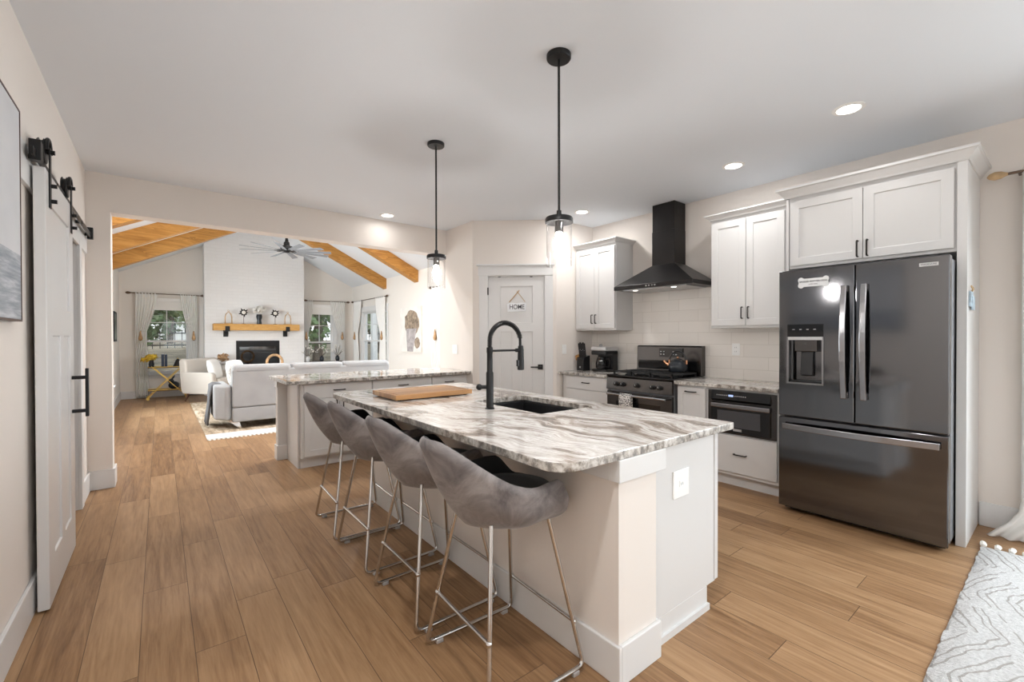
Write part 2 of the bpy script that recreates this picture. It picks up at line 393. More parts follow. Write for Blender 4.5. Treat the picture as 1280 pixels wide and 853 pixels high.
g.lk(cb.outputs[0], bk.inputs['Vector']); g.lk(bk.outputs['Color'], g.b.inputs['Base Color'])
nz = g.noise(g.mapping(t.outputs['Object'], (9, 9, 14)), 1.0, 2)
g.bump(g.math('ADD', g.math('MULTIPLY', g.math('SUBTRACT', 1.0, bk.outputs['Fac']), 1.0), g.math('MULTIPLY', nz, .5)), .3, .004)
M['tile'] = m_

# white painted brick of the chimney breast
m_ = mat('white_painted_brick', (.82, .82, .82), .8); g = NG(m_); t = g.new('TexCoord'); sp = g.new('SeparateXYZ'); g.lk(t.outputs['Object'], sp.inputs[0])
cb = g.new('CombineXYZ'); g.lk(g.math('ADD', sp.outputs['X'], sp.outputs['Y']), cb.inputs[0]); g.lk(sp.outputs['Z'], cb.inputs[1])
bk = g.new('TexBrick'); bk.inputs['Scale'].default_value = 1; bk.inputs['Brick Width'].default_value = .215; bk.inputs['Row Height'].default_value = .075; bk.inputs['Mortar Size'].default_value = .006
bk.inputs['Color1'].default_value = (.83, .83, .83, 1); bk.inputs['Color2'].default_value = (.81, .81, .81, 1); bk.inputs['Mortar'].default_value = (.79, .79, .79, 1)
g.lk(cb.outputs[0], bk.inputs['Vector']); g.lk(bk.outputs['Color'], g.b.inputs['Base Color'])
g.bump(g.math('ADD', g.math('SUBTRACT', 1.0, bk.outputs['Fac']), g.noise(g.mapping(t.outputs['Object'], (40, 40, 40)), 1.0, 3)), .35, .005)
M['brick'] = m_

def wood(name, cols, axis, rough=.45, ring=9):
    m_ = mat(name, cols[1], rough); g = NG(m_); t = g.new('TexCoord')
    sc_ = {'x': (.8, ring, ring), 'y': (ring, .8, ring), 'z': (ring, ring, .8)}[axis]
    n_ = g.noise(g.mapping(t.outputs['Object'], sc_), 1.0, 4, .55, 1.4)
    k = g.math('FRACT', g.math('MULTIPLY', n_, 7)); c = g.ramp(g.math('ADD', g.math('MULTIPLY', k, .35), g.math('MULTIPLY', n_, .65)), [(.2, cols[0]), (.5, cols[1]), (.8, cols[2])])
    g.lk(c, g.b.inputs['Base Color']); return m_
M['beam'] = wood('golden_oak_beam', [(.30, .125, .024), (.50, .235, .05), (.62, .32, .085)], 'x', .5, 5)
M['mantel'] = wood('golden_oak_shelf', [(.45, .22, .05), (.62, .34, .10), (.70, .42, .15)], 'x', .5, 8)
# butcher block staves
m_ = mat('butcher_block', (.6, .36, .17), .4); g = NG(m_); t = g.new('TexCoord'); sp = g.new('SeparateXYZ'); g.lk(t.outputs['Object'], sp.inputs[0])
st = g.math('FLOOR', g.math('MULTIPLY', sp.outputs['Y'], 24)); wn = g.new('TexWhiteNoise', noise_dimensions='1D'); g.lk(st, wn.inputs['W'])
n_ = g.noise(g.mapping(t.outputs['Object'], (6, 60, 30)), 1.0, 4, .6)
g.lk(g.ramp(g.math('ADD', g.math('MULTIPLY', wn.outputs['Value'], .5), g.math('MULTIPLY', n_, .5)), [(.15, (.27, .12, .04)), (.5, (.44, .225, .085)), (.85, (.56, .33, .145))]), g.b.inputs['Base Color'])
M['block'] = m_
# grey crushed velvet
m_ = mat('grey_velvet', (.3, .28, .28), .72, sheen=.55); g = NG(m_); t = g.new('TexCoord')
n_ = g.noise(g.mapping(t.outputs['Object'], (7, 7, 5)), 1.0, 6, .68, .8)
g.lk(g.ramp(n_, [(.30, (.085, .076, .078)), (.47, (.185, .167, .166)), (.68, (.31, .287, .28))]), g.b.inputs['Base Color']); g.b.inputs['Sheen Roughness'].default_value = .35
g.bump(g.noise(g.mapping(t.outputs['Object'], (300, 300, 300)), 1.0, 2), .15, .002)
g.b.inputs['Sheen Weight'].default_value = .35; M['velvet'] = m_
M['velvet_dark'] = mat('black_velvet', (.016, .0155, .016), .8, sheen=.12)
# shaggy diamond rug / flat-woven living rug
m_ = mat('white_shag', (.72, .71, .70), .95, sheen=.2); g = NG(m_); t = g.new('TexCoord'); sp = g.new('SeparateXYZ')
wob = g.new('TexNoise'); wob.inputs['Scale'].default_value = 9; g.lk(t.outputs['Object'], wob.inputs['Vector']); ad = g.new('VectorMath', operation='MULTIPLY_ADD'); g.lk(wob.outputs['Color'], ad.inputs[0]); ad.inputs[1].default_value = (.05, .05, 0); g.lk(t.outputs['Object'], ad.inputs[2]); g.lk(ad.outputs[0], sp.inputs[0])
zx = g.math('ABSOLUTE', g.math('SUBTRACT', g.math('FRACT', g.math('MULTIPLY', sp.outputs['X'], 1.15)), .5))
zz = g.math('FRACT', g.math('ADD', g.math('MULTIPLY', sp.outputs['Y'], 10.5), g.math('MULTIPLY', zx, 4.2)))
brk = g.noise(g.mapping(t.outputs['Object'], (3.2, 3.2, 1)), 1.0, 2)
ln = g.math('MULTIPLY', g.math('LESS_THAN', g.math('ABSOLUTE', g.math('SUBTRACT', g.math('ABSOLUTE', g.math('SUBTRACT', zz, .5)), .17)), .045), g.math('GREATER_THAN', brk, .44))
n_ = g.noise(g.mapping(t.outputs['Object'], (70, 70, 70)), 1.0, 4, .7)
base = g.ramp(n_, [(.3, (.44, .435, .43)), (.65, (.64, .635, .63))]); g.lk(g.mix(ln, base, (.34, .32, .30)), g.b.inputs['Base Color'])
g.bump(g.math('SUBTRACT', n_, ln), .9, .012); M['shag'] = m_
m_ = mat('tan_woven_rug', (.45, .36, .26), .95); g = NG(m_); t = g.new('TexCoord'); sp = g.new('SeparateXYZ'); g.lk(t.outputs['Object'], sp.inputs[0])
n_ = g.noise(g.mapping(t.outputs['Object'], (14, 3, 1)), 1.0, 5, .7, .6)
base = g.ramp(n_, [(.32, (.20, .15, .10)), (.5, (.42, .32, .22)), (.66, (.62, .53, .42))])
n5 = g.noise(g.mapping(t.outputs['Object'], (6, 20, 1)), 1.0, 4, .6); pale = g.ramp(n5, [(.35, (.50, .50, .50)), (.6, (.74, .73, .72))])
edge = g.math('LESS_THAN', sp.outputs['Y'], .34); g.lk(g.mix(edge, base, pale), g.b.inputs['Base Color']); M['rug_lr'] = m_
m_ = mat('leafy_ground', (.2, .16, .1), .95); g = NG(m_); t = g.new('TexCoord'); n_ = g.noise(g.mapping(t.outputs['Object'], (1.2, 3, 1)), 1.0, 6, .7)
g.lk(g.ramp(n_, [(.3, (.10, .085, .05)), (.5, (.26, .20, .13)), (.68, (.40, .33, .22))]), g.b.inputs['Base Color']); M['ground'] = m_
# patterned fabrics and pictures
m_ = mat('speckled_towel', (.7, .69, .67), .95); g = NG(m_); t = g.new('TexCoord'); n_ = g.noise(g.mapping(t.outputs['Object'], (70, 70, 70)), 1.0, 2, .6)
g.lk(g.ramp(n_, [(.44, (.12, .12, .12)), (.52, (.74, .72, .70))]), g.b.inputs['Base Color']); M['towel'] = m_
m_ = mat('floral_fabric', (.7, .68, .66), .9); g = NG(m_); t = g.new('TexCoord'); n_ = g.noise(g.mapping(t.outputs['Object'], (14, 14, 14)), 1.0, 4, .65, 1.5)
g.lk(g.ramp(n_, [(.38, (.36, .34, .33)), (.5, (.66, .62, .58)), (.6, (.78, .77, .75))]), g.b.inputs['Base Color']); M['floral'] = m_
m_ = mat('seascape_print', (.6, .6, .62), .6); g = NG(m_); t = g.new('TexCoord'); sp = g.new('SeparateXYZ'); g.lk(t.outputs['Object'], sp.inputs[0])
wv = g.noise(g.mapping(t.outputs['Object'], (1, 3, 34)), 1.0, 4, .6, .2); sea = g.ramp(wv, [(.3, (.20, .225, .26)), (.5, (.33, .36, .40)), (.68, (.55, .57, .60))])
cl = g.noise(g.mapping(t.outputs['Object'], (1, 2, 3)), 1.0, 3); sky_ = g.ramp(cl, [(.3, (.54, .555, .58)), (.7, (.64, .645, .66))])
hz = g.math('GREATER_THAN', g.math('ADD', sp.outputs['Z'], g.math('MULTIPLY', wv, .012)), .290); g.lk(g.mix(hz, sea, sky_), g.b.inputs['Base Color']); M['seascape'] = m_
m_ = mat('dark_landscape_print', (.2, .24, .22), .6, var=.7, vscale=4); M['landscape'] = m_
m_ = mat('pale_canvas_print', (.8, .78, .74), .7, var=.08, vscale=5); M['canvas'] = m_
M['bouquet_paint'] = mat('painted_bouquet', (.30, .235, .175), .8, var=.55, vscale=16)
M['stem_paint'] = mat('painted_stems', (.42, .385, .385), .8, var=.3, vscale=12)
M['logs'] = mat('ceramic_logs', (.09, .06, .045), .9, var=.6, vscale=14)
M['firebrick'] = mat('dark_firebox', (.03, .03, .032), .8)
M['magnetblue'] = mat('pale_blue_tag', (.42, .52, .60), .6, var=.3, vscale=30)
M['knifewood'] = mat('oak_block', (.45, .24, .09), .5)
M['silver'] = mat('silver_plastic', (.55, .55, .56), .3, metal=.5)
M['slot'] = mat('socket_slot', (.2, .2, .2), .6)

# ================================================================== SETTING
CEIL = 2.745
XL, XR = -.49, 4.46            # kitchen side walls
LX0, LX1 = -.67, 4.26          # living room side walls
YD, YD2 = 5.24, 5.42           # dividing wall
YF = 12.6                      # far wall of the living room
YB = -2.8                      # wall behind the camera
SPR, RIDGE_X = 2.72, 1.795     # springing of the vault and its ridge
RIDGE_Z = SPR + .5 * (RIDGE_X - LX0)

struct('floor', MB().box(-.9, 4.75, YB - .15, YF + .15, -.1, 0), M['floor'])
struct('ceiling', MB().box(XL - .1, XR + .1, YB - .1, YD + .05, CEIL, CEIL + .1), M['ceil'])
th = .12
struct('ceiling_living_left', MB().prism([(LX0 - .12, YD + .08, SPR - .06), (RIDGE_X, YD + .08, RIDGE_Z), (RIDGE_X, YD + .08, RIDGE_Z + th), (LX0 - .12, YD + .08, SPR - .06 + th)], (0, YF - YD, 0)), M['ceil'])
struct('ceiling_living_right', MB().prism([(LX1 + .12, YD + .08, SPR - .06), (LX1 + .12, YD + .08, SPR - .06 + th), (RIDGE_X, YD + .08, RIDGE_Z + th), (RIDGE_X, YD + .08, RIDGE_Z)], (0, YF - YD, 0)), M['ceil'])
# left wall with the opening behind the sliding door
struct('wall_left', MB().slab((XL - .12, YB, 0), (0, 1, 0), (0, 0, 1), (1, 0, 0), YD + .05 - YB, CEIL, .12, [(3.72 - YB, 4.72 - YB, 0, 2.06, None)]), M['paint'])
struct('wall_closet', MB().box(-1.5, -1.42, 3.3, 5.1, 0, 2.4).box(-1.5, XL - .12, 3.3, 3.38, 0, 2.4).box(-1.5, XL - .12, 5.02, 5.1, 0, 2.4).box(-1.5, XL - .12, 3.3, 5.1, 2.36, 2.44).box(-1.5, XL - .12, 3.3, 5.1, -.08, 0), M['paint'])
# right wall with patio door opening, back wall with two windows
struct('wall_right', MB().slab((XR + .12, YB, 0), (0, 1, 0), (0, 0, 1), (-1, 0, 0), YD - YB, CEIL, .12, [(-2.35 - YB, -.1 - YB, 0, 2.15, None)]), M['paint'])
struct('wall_back', MB().slab((XL - .1, YB - .12, 0), (1, 0, 0), (0, 0, 1), (0, 1, 0), XR - XL + .2, CEIL, .12, [(.1 - XL, 1.6 - XL, .75, 2.25, None), (2.3 - XL, 3.8 - XL, .75, 2.25, None)]), M['paint'])
# dividing wall and its wide opening
HZ = 2.415
struct('wall_divider', MB().slab((-.8, YD2, 0), (1, 0, 0), (0, 0, 1), (0, -1, 0), 5.3, 4.0, YD2 - YD, [(.8 - .33, .8 + 3.03, 0, HZ, None), (.8 + 3.15, 5.3, 0, SPR, None)]), M['paint'])
# corner pantry: side wall, slanted wall with the door, short return wall
PA, PB = Vector((3.03, 4.60, 0)), Vector((3.80, 3.92, 0)); PU = (PB - PA).normalized(); PN = Vector((-PU.y, PU.x, 0)) * -1; PLEN = (PB - PA).length
if PN.y > 0: PN = -PN
struct('wall_pantry_side', MB().box(3.03, 3.13, 4.60, YD, 0, CEIL), M['paint'])
struct('wall_pantry_front', MB().slab(PA - PN * .1, PU, (0, 0, 1), PN, PLEN, CEIL, .1, [(.185, .89, 0, 2.065, None)]), M['paint'])
struct('wall_pantry_return', MB().box(3.80, XR, 3.92, 4.02, 0, CEIL), M['paint'])
struct('wall_backsplash', MB().box(XR - .012, XR, 1.44, 3.92, .86, 1.40).box(XR - .012, XR, 2.158, 3.28, 1.40, 1.86), M['tile'])
# living room walls
struct('wall_living_left', MB().slab((LX0 - .12, YD2, 0), (0, 1, 0), (0, 0, 1), (1, 0, 0), YF - YD2, SPR + .03, .12, [(8.2 - YD2, 10.2 - YD2, .5, 2.0, None)]), M['paint_lr'])  # opening cut for the added, unseen window
struct('wall_living_right', MB().slab((LX1 + .12, YD2, 0), (0, 1, 0), (0, 0, 1), (-1, 0, 0), YF - YD2, SPR + .03, .12, [(6.0 - YD2, 7.5 - YD2, .5, 2.0, None), (10.17 - YD2, 11.8 - YD2, .5, 2.0, None)]), M['paint_lr'])
mb = MB().slab((LX0 - .12, YF + .12, 0), (1, 0, 0), (0, 0, 1), (0, -1, 0), LX1 - LX0 + .24, SPR, .12, [(-.28 - LX0 + .12, .54 - LX0 + .12, .52, 2.0, None), (3.03 - LX0 + .12, 3.74 - LX0 + .12, .42, 2.0, None)])
mb.prism([(LX0 - .12, YF, SPR), (LX1 + .12, YF, SPR), (RIDGE_X, YF, RIDGE_Z + .06)], (0, .12, 0)); struct('wall_living_far', mb, M['paint_lr'])
# chimney breast
BX0, BX1, BY = .80, 2.895, 12.2
struct('wall_chimney_breast', MB().slab((BX0, YF, 0), (1, 0, 0), (0, 0, 1), (0, -1, 0), BX1 - BX0, 3.4, YF - BY, [(1.41 - BX0, 2.32 - BX0, .42, 1.24, .34)]).prism([(BX0, YF, 3.4), (BX1, YF, 3.4), (BX1 - .1, YF, 3.45), (RIDGE_X, YF, RIDGE_Z), (BX0, YF, 3.46)], (0, BY - YF, 0)), M['brick'])

# baseboards and trims
def bb(name, x0, x1, y0, y1, h=.165): return struct(name, MB().box(x0, x1, y0, y1, 0, h), M['trim'], bevel=.004)
bb('baseboard_left', XL, XL + .016, YB, 3.62); bb('baseboard_left_far', XL, XL + .016, 4.83, YD)
bb('baseboard_divider', XL, -.325, YD - .016, YD); bb('baseboard_divider_end', -.33, -.314, YD - .016, YD2 + .016); bb('baseboard_divider_rear', LX0, -.33, YD2, YD2 + .016)
bb('baseboard_right', XR - .016, XR, -.02, .40); bb('baseboard_pantry', 3.014, 3.03, YD, YD2); bb('baseboard_back', XL, XR, YB, YB + .016)
bb('baseboard_living_left', LX0, LX0 + .016, YD2, YF); bb('baseboard_living_far', LX0, BX0, YF - .016, YF); bb('baseboard_living_right', LX1 - .016, LX1, YD2, YF); bb('baseboard_living_far_right', BX1, LX1, YF - .016, YF)
# closet doorway casing in the left wall
mb = MB().box(XL, XL + .02, 4.70, 4.81, 0, 2.06).box(XL, XL + .02, 3.61, 3.72, 0, 2.06).box(XL - .12, XL, 4.70, 4.72, 0, 2.06).box(XL - .12, XL, 3.72, 3.74, 0, 2.06).box(XL - .12, XL, 3.72, 4.72, 2.04, 2.06)
struct('trim_1', mb, M['trim'], bevel=.003)

# ------------------------------------------------------------------ windows
def window(name, cx, cy, z0, z1, wd, rz, grid=True):
    """double-hung window; local x along the wall, local -y into the room"""
    r = sroot(name, (cx, cy, 0), rz); h = wd / 2; zm = (z0 + z1) / 2 - .02
    obj('casing', MB().slab((-h - .1, 0, z0 - .1), (1, 0, 0), (0, 0, 1), (0, -1, 0), wd + .2, z1 - z0 + .22, .02, [(.1, wd + .1, .1, z1 - z0 + .1, None)]), M['trim'], r, local=True, bevel=.003)
    obj('window_sill', MB().box(-h - .13, h + .13, -.075, .0, z0 - .03, z0), M['trim'], r, local=True, bevel=.004)
    obj('window_frame', MB().slab((-h, .12, z0), (1, 0, 0), (0, 0, 1), (0, -1, 0), wd, z1 - z0, .12, [(.025, wd - .025, .025, z1 - z0 - .025, None)]), M['trim'], r, local=True)
    for k, (a, b, y) in enumerate(((z0 + .025, zm + .02, .05), (zm - .02, z1 - .025, .085))):
        W_, H_ = wd - .05, b - a; q = .038
        rects = [(q, W_ - q, q, H_ - q, None)]
        if grid and k == 1:
            g_ = .008; c_ = W_ / 2; d_ = H_ * .58
            rects = [(q, c_ - g_, q, d_ - g_, None), (c_ + g_, W_ - q, q, d_ - g_, None), (q, c_ - g_, d_ + g_, H_ - q, None), (c_ + g_, W_ - q, d_ + g_, H_ - q, None)]
        s_ = obj('sash', MB().slab((-h + .025, y, a), (1, 0, 0), (0, 0, 1), (0, -1, 0), W_, H_, .03, rects), M['trim'], r, local=True)
        obj('pane', MB().box(-h + .025 + q - .004, h - .025 - q + .004, y - .018, y - .014, a + q - .004, b - q + .004), M['glass'], s_, local=True)
    return r
window('window_1', .13, YF, .52, 2.0, .82, 0)
window('window_2', 3.385, YF, .42, 2.0, .71, 0)
window('window_3', LX1, 10.985, .5, 2.0, 1.63, R(-90))
window('window_4', LX1, 6.75, .5, 2.0, 1.5, R(-90))
window('added_window', LX0, 9.2, .5, 2.0, 2.0, R(90))  # invented window out of view, lets the left fill lamp in
window('window_5', .85, YB, .75, 2.25, 1.5, PI, False)
window('window_6', 3.05, YB, .75, 2.25, 1.5, PI, False)
# glass patio door in the right wall, just outside the picture
r = sroot('door_2', (XR, -1.225, 0), R(-90))
obj('casing', MB().slab((-1.225, 0, 0), (1, 0, 0), (0, 0, 1), (0, -1, 0), 2.45, 2.26, .02, [(.1, 2.35, 0, 2.15, None)]), M['trim'], r, local=True)
for a, y in ((-1.125, .05), (-.02, .09)):
    s_ = obj('sliding_panel', MB().slab((a, y, .03), (1, 0, 0), (0, 0, 1), (0, -1, 0), 1.145, 2.1, .04, [(.08, 1.065, .12, 2.02, None)]), M['trim'], r, local=True)
    obj('pane', MB().box(a + .075, a + 1.07, y - .022, y - .018, .145, 2.055), M['glass'], s_, local=True)
obj('threshold', MB().box(-1.125, 1.125, -.01, .12, 0, .03), M['trim'], r, local=True)

# ------------------------------------------------------------------ pantry door on the slanted wall
r = sroot('door_1', PA, math.atan2(PU.y, PU.x))     # local x along the slanted wall, local -y towards the kitchen
W_, H_ = .685, 2.04; a = .195
obj('door_slab', MB().slab((a, .045, .012), (1, 0, 0), (0, 0, 1), (0, -1, 0), W_, H_, .04,
    [(.145, W_ - .145, 1.48, 1.925, .012), (.145, W_ / 2 - .055, .2, 1.365, .012), (W_ / 2 + .055, W_ - .145, .2, 1.365, .012)]), M['white'], r, local=True, bevel=.003)
mb = MB().box(.08, .19, -.018, 0, 0, 2.066).box(.886, .985, -.018, 0, 0, 2.066).box(.07, .985, -.024, 0, 2.066, 2.185).box(.05, 1.0, -.042, 0, 2.185, 2.205)
obj('casing', mb, M['trim'], r, local=True, bevel=.002)
obj('door_jamb', MB().box(.185, .194, 0, .1, 0, 2.065).box(.882, .89, 0, .1, 0, 2.065).box(.185, .89, 0, .1, 2.056, 2.065), M['trim'], r, local=True)
for z in (.25, 1.83): obj('hinge', MB().box(.183, .196, -.022, .004, z, z + .09), M['bronze'], r, local=True)
for x in (.33, .72): obj('hanging_hook', MB().box(x - .016, x + .016, -.004, .02, 2.047, 2.056), M['black'], r, local=True)
dh = obj('door_handle', MB().box(.80, .862, -.012, .005, .915, .977).cyl((.831, -.012, .946), (.831, -.045, .946), .011, 12).box(.712, .84, -.055, -.04, .938, .954), M['black'], r, local=True, bevel=.002)

# ================================================================== KITCHEN
def pull(parent, p, axis, L, n, mat_=None, name='handle'):
    """slim bar pull: p centre on the door face, axis along its length, n outward"""
    p, ax, n = Vector(p), Vector(axis), Vector(n); a = p - ax * L / 2; b = p + ax * L / 2
    pts = [a, a + n * .022, a + n * .028 + ax * .006, b + n * .028 - ax * .006, b + n * .022, b]
    return obj(name, MB().tube(pts, .0055, 8), mat_ or M['bronze'], parent, smooth=True)
def shaker(name, parent, O, U, N, W_, H_, fr=.06, t=.02, rec=.009):
    rects = [(fr, W_ - fr, fr, H_ - fr, rec)] if fr else []
    return obj(name, MB().slab(O, U, (0, 0, 1), N, W_, H_, t, rects), M['white'], parent, bevel=.0025)
NX = Vector((-1, 0, 0)); NY = Vector((0, -1, 0)); UX = Vector((1, 0, 0)); UY = Vector((0, 1, 0)); UZ = Vector((0, 0, 1))
FX = 3.875                                   # front of the base cabinet boxes on the right wall (doors sit proud of it)
CT = .893                                    # worktop height along the wall

def base_unit(label, y0, y1, fronts, group='white base cabinets along the tiled wall'):
    r = thing('base_cabinet', label, 'cabinet', (4.15, (y0 + y1) / 2, 0), group=group)
    obj('carcass', MB().box(FX + .02, XR - .016, y0, y1, .105, .858), M['white'], r, bevel=.002)
    obj('toe_kick', MB().box(FX + .085, FX + .1, y0, y1, 0, .105), M['white'], r)
    for kind, a, b, z0, z1, hz in fronts:
        d = shaker(kind, r, (FX + .02, b, z0), -UY, NX, b - a, z1 - z0, .055 if kind == 'door' else 0)
        if hz: pull(d, (FX - .001, (a + b) / 2, hz), UY, .10, NX)
    return r
base_unit('white drawer base cabinet between the pantry corner and the black cooker', 3.175, 3.90,
          [('drawer', 3.185, 3.83, .70, .842, .78), ('drawer', 3.185, 3.83, .42, .69, .56), ('drawer', 3.185, 3.83, .125, .41, .3)])
base_unit('narrow white pull-out base cabinet just right of the black cooker', 2.065, 2.355, [('door', 2.07, 2.345, .125, .835, .80)])
r = base_unit('white base cabinet holding the microwave drawer, beside the refrigerator', 1.455, 2.062, [('drawer', 1.47, 2.045, .135, .455, .30)])
# microwave drawer
r = thing('microwave_drawer', 'black stainless microwave drawer built in under the worktop next to the refrigerator', 'microwave', (FX, 1.76, .64))
obj('casing', MB().slab((FX + .019, 2.04, .468), -UY, UZ, NX, .565, .37, .022), M['cooker'], r, bevel=.002)
obj('control_panel', MB().prism([(FX - .003, 2.005, .84), (FX - .028, 2.005, .765), (FX - .003, 2.005, .745)], (0, -.49, 0)), M['blackglass'], r)
d = obj('drawer_front', MB().slab((FX - .003, 2.005, .485), -UY, UZ, NX, .49, .25, .014), M['blackglass'], r, bevel=.002)
obj('trim_strip', MB().slab((FX - .003, 2.005, .69), -UY, UZ, NX, .49, .04, .03), M['bsteel_handle'], d, bevel=.008)
obj('viewing_window', MB().slab((FX - .016, 1.95, .53), -UY, UZ, NX, .36, .14, .002), mat('dim_window', (.06, .06, .065), .08, spec=.6), d)
obj('badge', MB().box(FX - .019, FX - .016, 1.74, 1.81, .50, .52), M['silver'], d)
for k in range(12): obj('button', MB().box(FX - .021, FX - .0165, 1.955 - k * .017 - (.055 if k > 5 else 0), 1.947 - k * .017 - (.055 if k > 5 else 0), .796, .804), M['silver'], r)
obj('display', MB().box(FX - .022, FX - .016, 1.81, 1.85, .792, .808), M['display'], r)

# worktops along the wall
tag(obj('worktop', MB().box(FX - .035, XR - .012, 3.165, 3.915, .86, CT).prism([(FX - .035, 3.90, .86), (XR - .012, 3.90, .86), (XR - .012, 3.918, .86), (3.81, 3.918, .86)], (0, 0, .033)), M['stone'], bevel=.004),
    'short veined stone worktop left of the cooker, under the knife block', 'worktop')
tag(obj('worktop', MB().box(FX - .035, XR - .012, 1.452, 2.362, .86, CT), M['stone'], bevel=.004), 'veined stone worktop between the cooker and the refrigerator', 'worktop')

# cooker
r = thing('gas_range', 'black stainless gas range with five knobs and a rear control panel', 'range', (4.1, 2.767, 0))
y0, y1 = 2.372, 3.16; x0 = FX - .04
obj('body', MB().box(x0 + .03, XR - .016, y0, y1, .02, .885), M['bsteel_side'], r, bevel=.003)
obj('base_drawer', MB().box(x0, x0 + .03, y0 + .005, y1 - .005, .05, .22), M['cooker'], r, bevel=.004)
d = obj('oven_door', MB().slab((x0 + .03, y1 - .005, .23), -UY, UZ, NX, y1 - y0 - .01, .50, .04, [(.12, .66, .14, .40, .004)]), M['cooker'], r, bevel=.003)
obj('oven_window', MB().box(x0 - .007, x0 - .003, y0 + .13, y1 - .125, .37, .63), M['blackglass'], d)
mb = MB().tube([(x0 - .06, y0 + .04, .705), (x0 - .06, y1 - .04, .705)], .013, 12).cyl((x0 - .06, y0 + .06, .705), (x0 - .005, y0 + .06, .705), .009, 10).cyl((x0 - .06, y1 - .06, .705), (x0 - .005, y1 - .06, .705), .009, 10)
obj('oven_handle', mb, M['bsteel_handle'], d, smooth=True)
obj('knob_panel', MB().prism([(x0 + .03, y0, .745), (x0 - .02, y0, .75), (x0 - .008, y0, .875), (x0 + .03, y0, .89)], (0, y1 - y0, 0)), M['cooker'], r, bevel=.003)
for y in (2.50, 2.58, 2.765, 2.94, 3.02):
    k = obj('knob', MB().lathe([(.026, 0), (.026, -.006), (.021, -.008), (.019, -.034), (.016, -.036)], (x0 - .013, y, .812), 18, 'x'), M['rubber'], r, smooth=True)
    obj('pointer', MB().box(x0 - .0535, x0 - .049, y - .002, y + .002, .812, .828), M['silver'], k)
obj('cooktop', MB().box(x0 - .005, XR - .07, y0 - .004, y1 + .004, .885, .905), M['blackglass'], r, bevel=.006)
for by, bx in ((2.55, 3.99), (2.55, 4.22), (2.767, 4.11), (2.98, 3.99), (2.98, 4.22)):
    obj('burner', MB().lathe([(.05, .905), (.05, .912), (.034, .914), (.034, .924), (.02, .926)], (bx, by, 0), 20), M['cast'], r, smooth=True)
for gy0, gy1 in ((2.41, 2.645), (2.655, 2.88), (2.89, 3.125)):
    mb = MB()
    for x in (3.90, 4.335): mb.box(x - .007, x + .007, gy0, gy1, .927, .942)
    for y in (gy0 + .007, gy1 - .007): mb.box(3.893, 4.342, y - .007, y + .007, .927, .942)
    yc = (gy0 + gy1) / 2
    mb.box(3.9, 4.335, yc - .006, yc + .006, .930, .944); mb.box(4.11, 4.124, gy0, gy1, .930, .944)
    for x in (3.99, 4.22): mb.box(x - .006, x + .006, gy0 + .02, gy1 - .02, .930, .944)
    for x in (3.90, 4.335):
        for y in (gy0 + .01, gy1 - .01): mb.box(x - .007, x + .007, y - .007, y + .007, .904, .93)
    obj('grate', mb, M['cast'], r)
bp_ = obj('back_panel', MB().prism([(4.36, y0, .90), (XR - .014, y0, .90), (XR - .014, y0, 1.215), (4.385, y0, 1.215), (4.372, y0, 1.20)], (0, y1 - y0, 0)), M['cooker'], r, bevel=.004)
obj('vent_slot', MB().box(4.352, 4.366, y0 + .04, y1 - .03, .955, 1.05), M['blackglass'], bp_)
obj('control_display', MB().box(4.358, 4.372, 2.58, 2.86, 1.09, 1.185), M['blackglass'], bp_)
for k in range(4):
    for q in range(2): obj('button', MB().box(4.355, 4.36, 2.83 - k * .035 - (.08 if k > 1 else 0), 2.845 - k * .035 - (.08 if k > 1 else 0), 1.115 + q * .03, 1.123 + q * .03), M['silver'], bp_)
t_ = MB().grid([[Vector((x0 - .06 + dx, 2.80 + .145 * j / 8, z)) for j in range(9)] for dx, z in ((.018, .55), (.016, .66), (.0155, .70), (.0, .7215), (-.0155, .70), (-.017, .64), (-.018, .46))])
tag(obj('dish_towel', t_, M['towel'], smooth=True, solid=.005), 'black and white speckled dish towel hanging over the oven handle', 'towel')

# kettle on the right back burner
r = thing('kettle', 'round black kettle with copper trim standing on the gas range', 'kettle', (4.22, 2.55, .944))
kp = [(.07, .0), (.088, .008), (.097, .04), (.095, .07), (.078, .105), (.05, .125), (.03, .13)]
obj('kettle_body', MB().lathe(kp, (0, 0, 0), 28), M['darkvase'], r, smooth=True, local=True)
l_ = obj('lid', MB().lathe([(.045, .126), (.042, .134), (.015, .141)], (0, 0, 0), 20), M['darkvase'], r, smooth=True, local=True)
obj('lid_knob', MB().ball((0, 0, .15), .012), M['copper'], l_, local=True, smooth=True)
obj('spout', MB().tube([(-.03, .07, .06), (-.045, .105, .085), (-.055, .13, .115)], [.024, .017, .012], 12), M['copper'], r, smooth=True, local=True)
hp = [Vector((-.02 * math.cos(q), .085 * math.cos(q), .10 + .115 * math.sin(q))) for q in [PI * k / 14 for k in range(15)]]
obj('bail_handle', MB().tube(hp, .008, 10), M['rubber'], r, smooth=True, local=True)
for sgn in (-1, 1): obj('handle_mount', MB().cyl((-.02 * sgn, .085 * sgn, .085), (-.02 * sgn, .085 * sgn, .125), .0105, 12), M['copper'], r, smooth=True, local=True)

